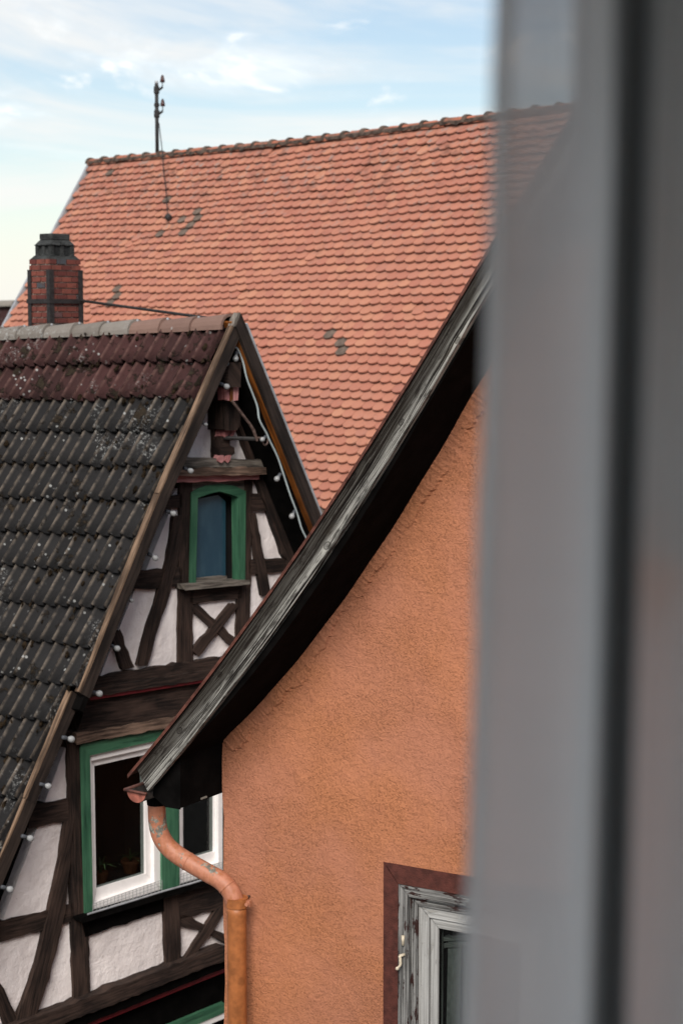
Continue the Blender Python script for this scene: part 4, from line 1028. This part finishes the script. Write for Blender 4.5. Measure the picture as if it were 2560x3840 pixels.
# --- downpipe
ppx = [(588, 3012, .215), (590, 3075, .212), (600, 3125, .205), (624, 3168, .19), (665, 3205, .175), (725, 3243, .155), (785, 3277, .138), (828, 3302, .128), (862, 3338, .120), (882, 3385, .115), (888, 3425, .113)]
path = smooth_path([onO(x, y, d) for x, y, d in ppx], 6)
PR = .0505
dp = MB().tube(path, [PR*.93]*12+[PR*.96]*(len(path)-12), 28).build('downpipe', M['pipe'], house3, smooth=True)
endp = path[-1]; MB().tube([endp+ZV*.045, endp-ZV*.0, np.array([endp[0]-.004, endp[1], .25])], [PR*1.03, PR*1.0, PR], 28).build('lower_pipe', M['pipe_lower'], dp, smooth=True)
MB().tube([path[0]+ZV*.05, path[0]-ZV*.006], [.056, .050], 24).build('outlet', M['black_wood'], dp, smooth=True)
for k in (28, 46):
    d_ = nz(path[k+1]-path[k]); MB().tube([path[k]-d_*.003, path[k]+d_*.003], PR*1.0, 28).build('seam', M['pipe'], dp, smooth=True)
ck = onO(889, 3382, .113)
cl = MB().tube([ck+ZV*.024, ck-ZV*.024], PR*1.13, 28).build('clamp', M['pipe_lower'], dp)
b = MB(); rt = nz(np.array([.9, -.45, 0])); fw = np.array([rt[1], -rt[0], 0])
b.box(ck+rt*(PR*1.02)-ZV*.016+fw*.0, rt*.026, fw*.006, ZV*.032); b.box(ck+rt*(PR*1.02)-ZV*.016-fw*.016, rt*.026, fw*.006, ZV*.032); b.tube([ck+rt*(PR+.016)-fw*.03, ck+rt*(PR+.016)+fw*.02], .006, 8)
b.lathe(ck+rt*(PR+.016)+fw*.012, fw, [(0, .011), (.010, .011)], 6); b.build('clamp_bolt', M['pipe'], cl)
MB().tube([ck, ck-NO*.14], .007, 8).build('clamp_spike', M['iron_rust'], cl)
MB().tube([onO(755, 2996, .2), onO(775, 2988, .2)], .006, 6).build('twig', M['timber_grey'], house3)
# --- window
win3 = None
def ob_(h, z, d): return PO(h, z, d)
def bar(nm, pts, d, depth, mat, par, u, bev=.004):
    return prism(nm, [PO(h, z, d) for h, z in pts], EO*depth, M[mat], par, (u, np.cross(u, NO), NO), bev)
oh0, oz1 = w_out; oh1, oz0 = wh1+bandw, wz0-bandw
# painted surround
su = bar('window', [(oh0, oz1), (oh1, oz1), (wh1+.002, wz1-.002), (wh0-.002, wz1-.002)], .007, .012, 'surround', house3, WO, .003)
bar('surround', [(oh0, oz1-.0006), (wh0-.002, wz1-.0026), (wh0-.002, wz0), (oh0, oz0)], .007, .012, 'surround', su, ZV, .003)
bar('surround', [(oh1, oz1-.0006), (wh1+.002, wz1-.0026), (wh1+.002, wz0), (oh1, oz0)], .007, .012, 'surround', su, ZV, .003)
bar('surround', [(oh0, oz0-.0006), (wh0-.002, wz0-.0006), (wh1+.002, wz0-.0006), (oh1, oz0-.0006)], .007, .012, 'surround', su, WO, .003)
def rect_ring(h0, h1, z0, z1, w, d, depth, mat, par, nm, bev=.003):
    bar(nm, [(h0, z1), (h1, z1), (h1-w, z1-w), (h0+w, z1-w)], d, depth, mat, par, WO, bev); bar(nm, [(h0, z0), (h1, z0), (h1-w, z0+w), (h0+w, z0+w)], d, depth, mat, par, WO, bev)
    bar(nm, [(h0, z1-.0008), (h0+w-.0008, z1-w), (h0+w-.0008, z0+w), (h0, z0+.0008)], d, depth, mat, par, ZV, bev); bar(nm, [(h1, z1-.0008), (h1-w+.0008, z1-w), (h1-w+.0008, z0+w), (h1, z0+.0008)], d, depth, mat, par, ZV, bev)
f1 = hz(onO(1533, 3352))[0]-wh0; f2 = hz(onO(1561, 3352))[0]-wh0; f3 = hz(onO(1597, 3352))[0]-wh0; f4 = hz(onO(1604, 3352))[0]-wh0; f5 = hz(onO(1630, 3352))[0]-wh0
rect_ring(wh0, wh1, wz0, wz1, f1, .004, .10, 'frame_weathered', su, 'frame')
rect_ring(wh0+f1, wh1-f1, wz0+f1, wz1-f1, f2-f1, -.014, .09, 'frame_weathered', su, 'frame_rebate')
rect_ring(wh0+f2+.001, wh1-f2-.001, wz0+f2+.001, wz1-f2-.001, f3-f2, -.026, .06, 'sash_grey', su, 'sash')
rect_ring(wh0+f4, wh1-f4, wz0+f4, wz1-f4, f5-f4, -.034, .05, 'sash_grey', su, 'sash_rail')
bar('pane', [(wh0+f5, wz0+f5), (wh1-f5, wz0+f5), (wh1-f5, wz1-f5), (wh0+f5, wz1-f5)], -.055, .004, 'glass', su, WO, 0)
bar('glazing_bead', [(wh0+f5, wz1-f5), (wh0+f5+.008, wz1-f5), (wh0+f5+.008, wz0+f5), (wh0+f5, wz0+f5)], -.048, .006, 'black_wood', su, ZV, 0)
bar('blind', [(wh0+f5+.012, wz0+f5+.12), (wh0+f5+.085, wz0+f5+.12), (wh0+f5+.095, wz1-f5-.06), (wh0+f5+.022, wz1-f5-.05)], -.10, .004, 'blind', su, ZV, 0)
bar('inner_stile', [(wh0+f5+.10, wz0+f5), (wh0+f5+.16, wz0+f5), (wh0+f5+.16, wz1-f5), (wh0+f5+.10, wz1-f5)], -.115, .03, 'sash_grey', su, ZV, .003)
for k in range(2):  # slanted bars added behind the glass, standing in for reflected lines
    z_ = wz1-f5-.012-k*.035
    bar('reflection_bar', [(wh0+f5+.005, z_-.05), (wh0+f5+.005, z_-.07), (wh0+f5+.30, z_), (wh0+f5+.30, z_+.02)], -.085-.005*k, .02, 'sash_grey', su, WO, .002)
bar('reflection_bar', [(wh0+f5, wz0+f5+.10), (wh0+f5, wz0+f5+.14), (wh0+f5+.4, wz0+f5+.24), (wh0+f5+.4, wz0+f5+.20)], -.09, .03, 'frame_weathered', su, WO, .002)
bar('dark_backing', [(wh0-.5, wz0-.5), (wh1+.5, wz0-.5), (wh1+.5, wz1+.5), (wh0-.5, wz1+.5)], -.9, .02, 'interior', su, WO, 0)
# cream shutter catch and hook stub
hk = onO(1510, 3528, .0)
def oq(x, y, d=.01): return onO(x, y, d)
MB().tube([oq(1510, 3508, .012), oq(1510, 3545, .012)], [.0085, .0065], 10).build('hinge_pin', M['cream_enamel'], su, smooth=True)
b = MB(); b.tube([oq(1517, 3579, .006), oq(1497, 3585, .030)], .0075, 10); b.tube(smooth_path([oq(1498, 3584, .030), oq(1500, 3602, .030), oq(1500, 3618, .030), oq(1490, 3632, .032)], 4), [.0075]*9+[.006]*3+[.008], 10)
b.lathe(oq(1489, 3632, .032), WO, [(-.009, .003), (-.006, .008), (0, .0095), (.006, .008), (.009, .003)], 10); b.build('shutter_catch', M['cream_enamel'], su, smooth=True)

# ================================================================== CURTAIN at the open window (out of focus)
def curtain():
    yb = 1.14
    def px2x(px, y=yb): return (px-CX)/FPX*y
    # plan of the cloth: (px at top, px at bottom, y offset) ; edge bulges a little to the left further down
    plan = [(1848, 1752, -.012), (1846, 1748, .000), (1875, 1790, .010), (1960, 1880, .004), (2070, 2000, -.004), (2180, 2120, -.006), (2270, 2215, .004), (2318, 2268, .040), (2330, 2285, .090), (2318, 2275, .135), (2345, 2300, .160), (2390, 2330, .120),
            (2400, 2340, .070), (2402, 2345, .030), (2430, 2390, .010), (2520, 2480, .0), (2620, 2590, .012), (2720, 2700, .05), (2760, 2750, .09), (2820, 2800, .06), (2900, 2890, .01), (3020, 3000, .0), (3160, 3140, .02)]
    pts = smooth_path([np.array([a, b_, y]) for a, b_, y in plan], 5)
    zt, zb_ = 8.66, 6.6; nzv = 40; V = []; F = []
    for j in range(nzv+1):
        t = j/nzv; z = zt+(zb_-zt)*t; fr_ = min(max((8.19-z)/.62, -.6), 2.2)
        for (a, b_, y) in pts:
            px = a+(b_-a)*fr_*1.0; yy = yb+y+.004*math.sin(z*9+a*.004); V.append((px2x(px)+.0015*math.sin(z*23+a*.01), yy, z))
    w = len(pts)
    for j in range(nzv):
        for i in range(w-1): F.append([j*w+i, j*w+i+1, (j+1)*w+i+1, (j+1)*w+i])
    o_ = mesh_obj('curtain', V, F, M['voile'], None, smooth=True)
    tag(o_, 'sheer grey curtain hanging in folds beside the open window', 'curtain')
    # hem: turned double layer along the free edge, and the lining behind the right-hand folds
    V = []; F = []
    for j in range(nzv+1):
        t = j/nzv; z = zt+(zb_-zt)*t; fr_ = min(max((8.19-z)/.62, -.6), 2.2)
        for k in range(12):
            q_ = k/11; px = (1850+(1754-1850)*fr_)+q_*70; V.append((px2x(px), yb+.022+.006*math.sin(q_*5+z*3), z))
    for j in range(nzv):
        for i in range(11): F.append([j*12+i, j*12+i+1, (j+1)*12+i+1, (j+1)*12+i])
    mesh_obj('turned_hem', V, F, M['voile'], o_, smooth=True)
    # added darker layers: shade of the deep fold, and staggered pieces shading the top right
    def layer(nm, pa, pb, dy, z_top, z_bot, shift, mat='voile'):
        V = []; F = []; n_ = 24; m_ = 10
        for j in range(n_+1):
            z = z_top+(z_bot-z_top)*j/n_; fr_ = min(max((8.19-z)/.62, -.6), 2.2)
            for k in range(m_+1): q_ = k/m_; V.append((px2x(pa+(pb-pa)*q_+shift*fr_), yb+dy+.004*math.sin(q_*7+z*4), z))
        for j in range(n_):
            for i in range(m_): F.append([j*(m_+1)+i, j*(m_+1)+i+1, (j+1)*(m_+1)+i+1, (j+1)*(m_+1)+i])
        mesh_obj(nm, V, F, M[mat], o_, smooth=True)
    for k in range(2): layer('pleat_shade', 2280+k*30, 2425-k*34, -.014-.006*k, zt, zb_, -55, 'fold_shade_cloth')
    for k, yy_ in enumerate((260, 520, 860)): layer('top_shade', 2285, 3100, .175+.014*k, zt, at(2480, yy_, yb)[2], -20, 'fold_shade_cloth')
    V = []; F = []; zl = at(2480, 2150, yb)[2]
    for j in range(20):
        z = zt+(zl-zt)*j/19
        for k in range(14): q_ = k/13; V.append((px2x(2330+q_*800), yb+.05+.03*math.sin(q_*9), z))
    for j in range(19):
        for i in range(13): F.append([j*14+i, j*14+i+1, (j+1)*14+i+1, (j+1)*14+i])
    mesh_obj('lining', V, F, M['voile'], o_, smooth=True)
curtain()
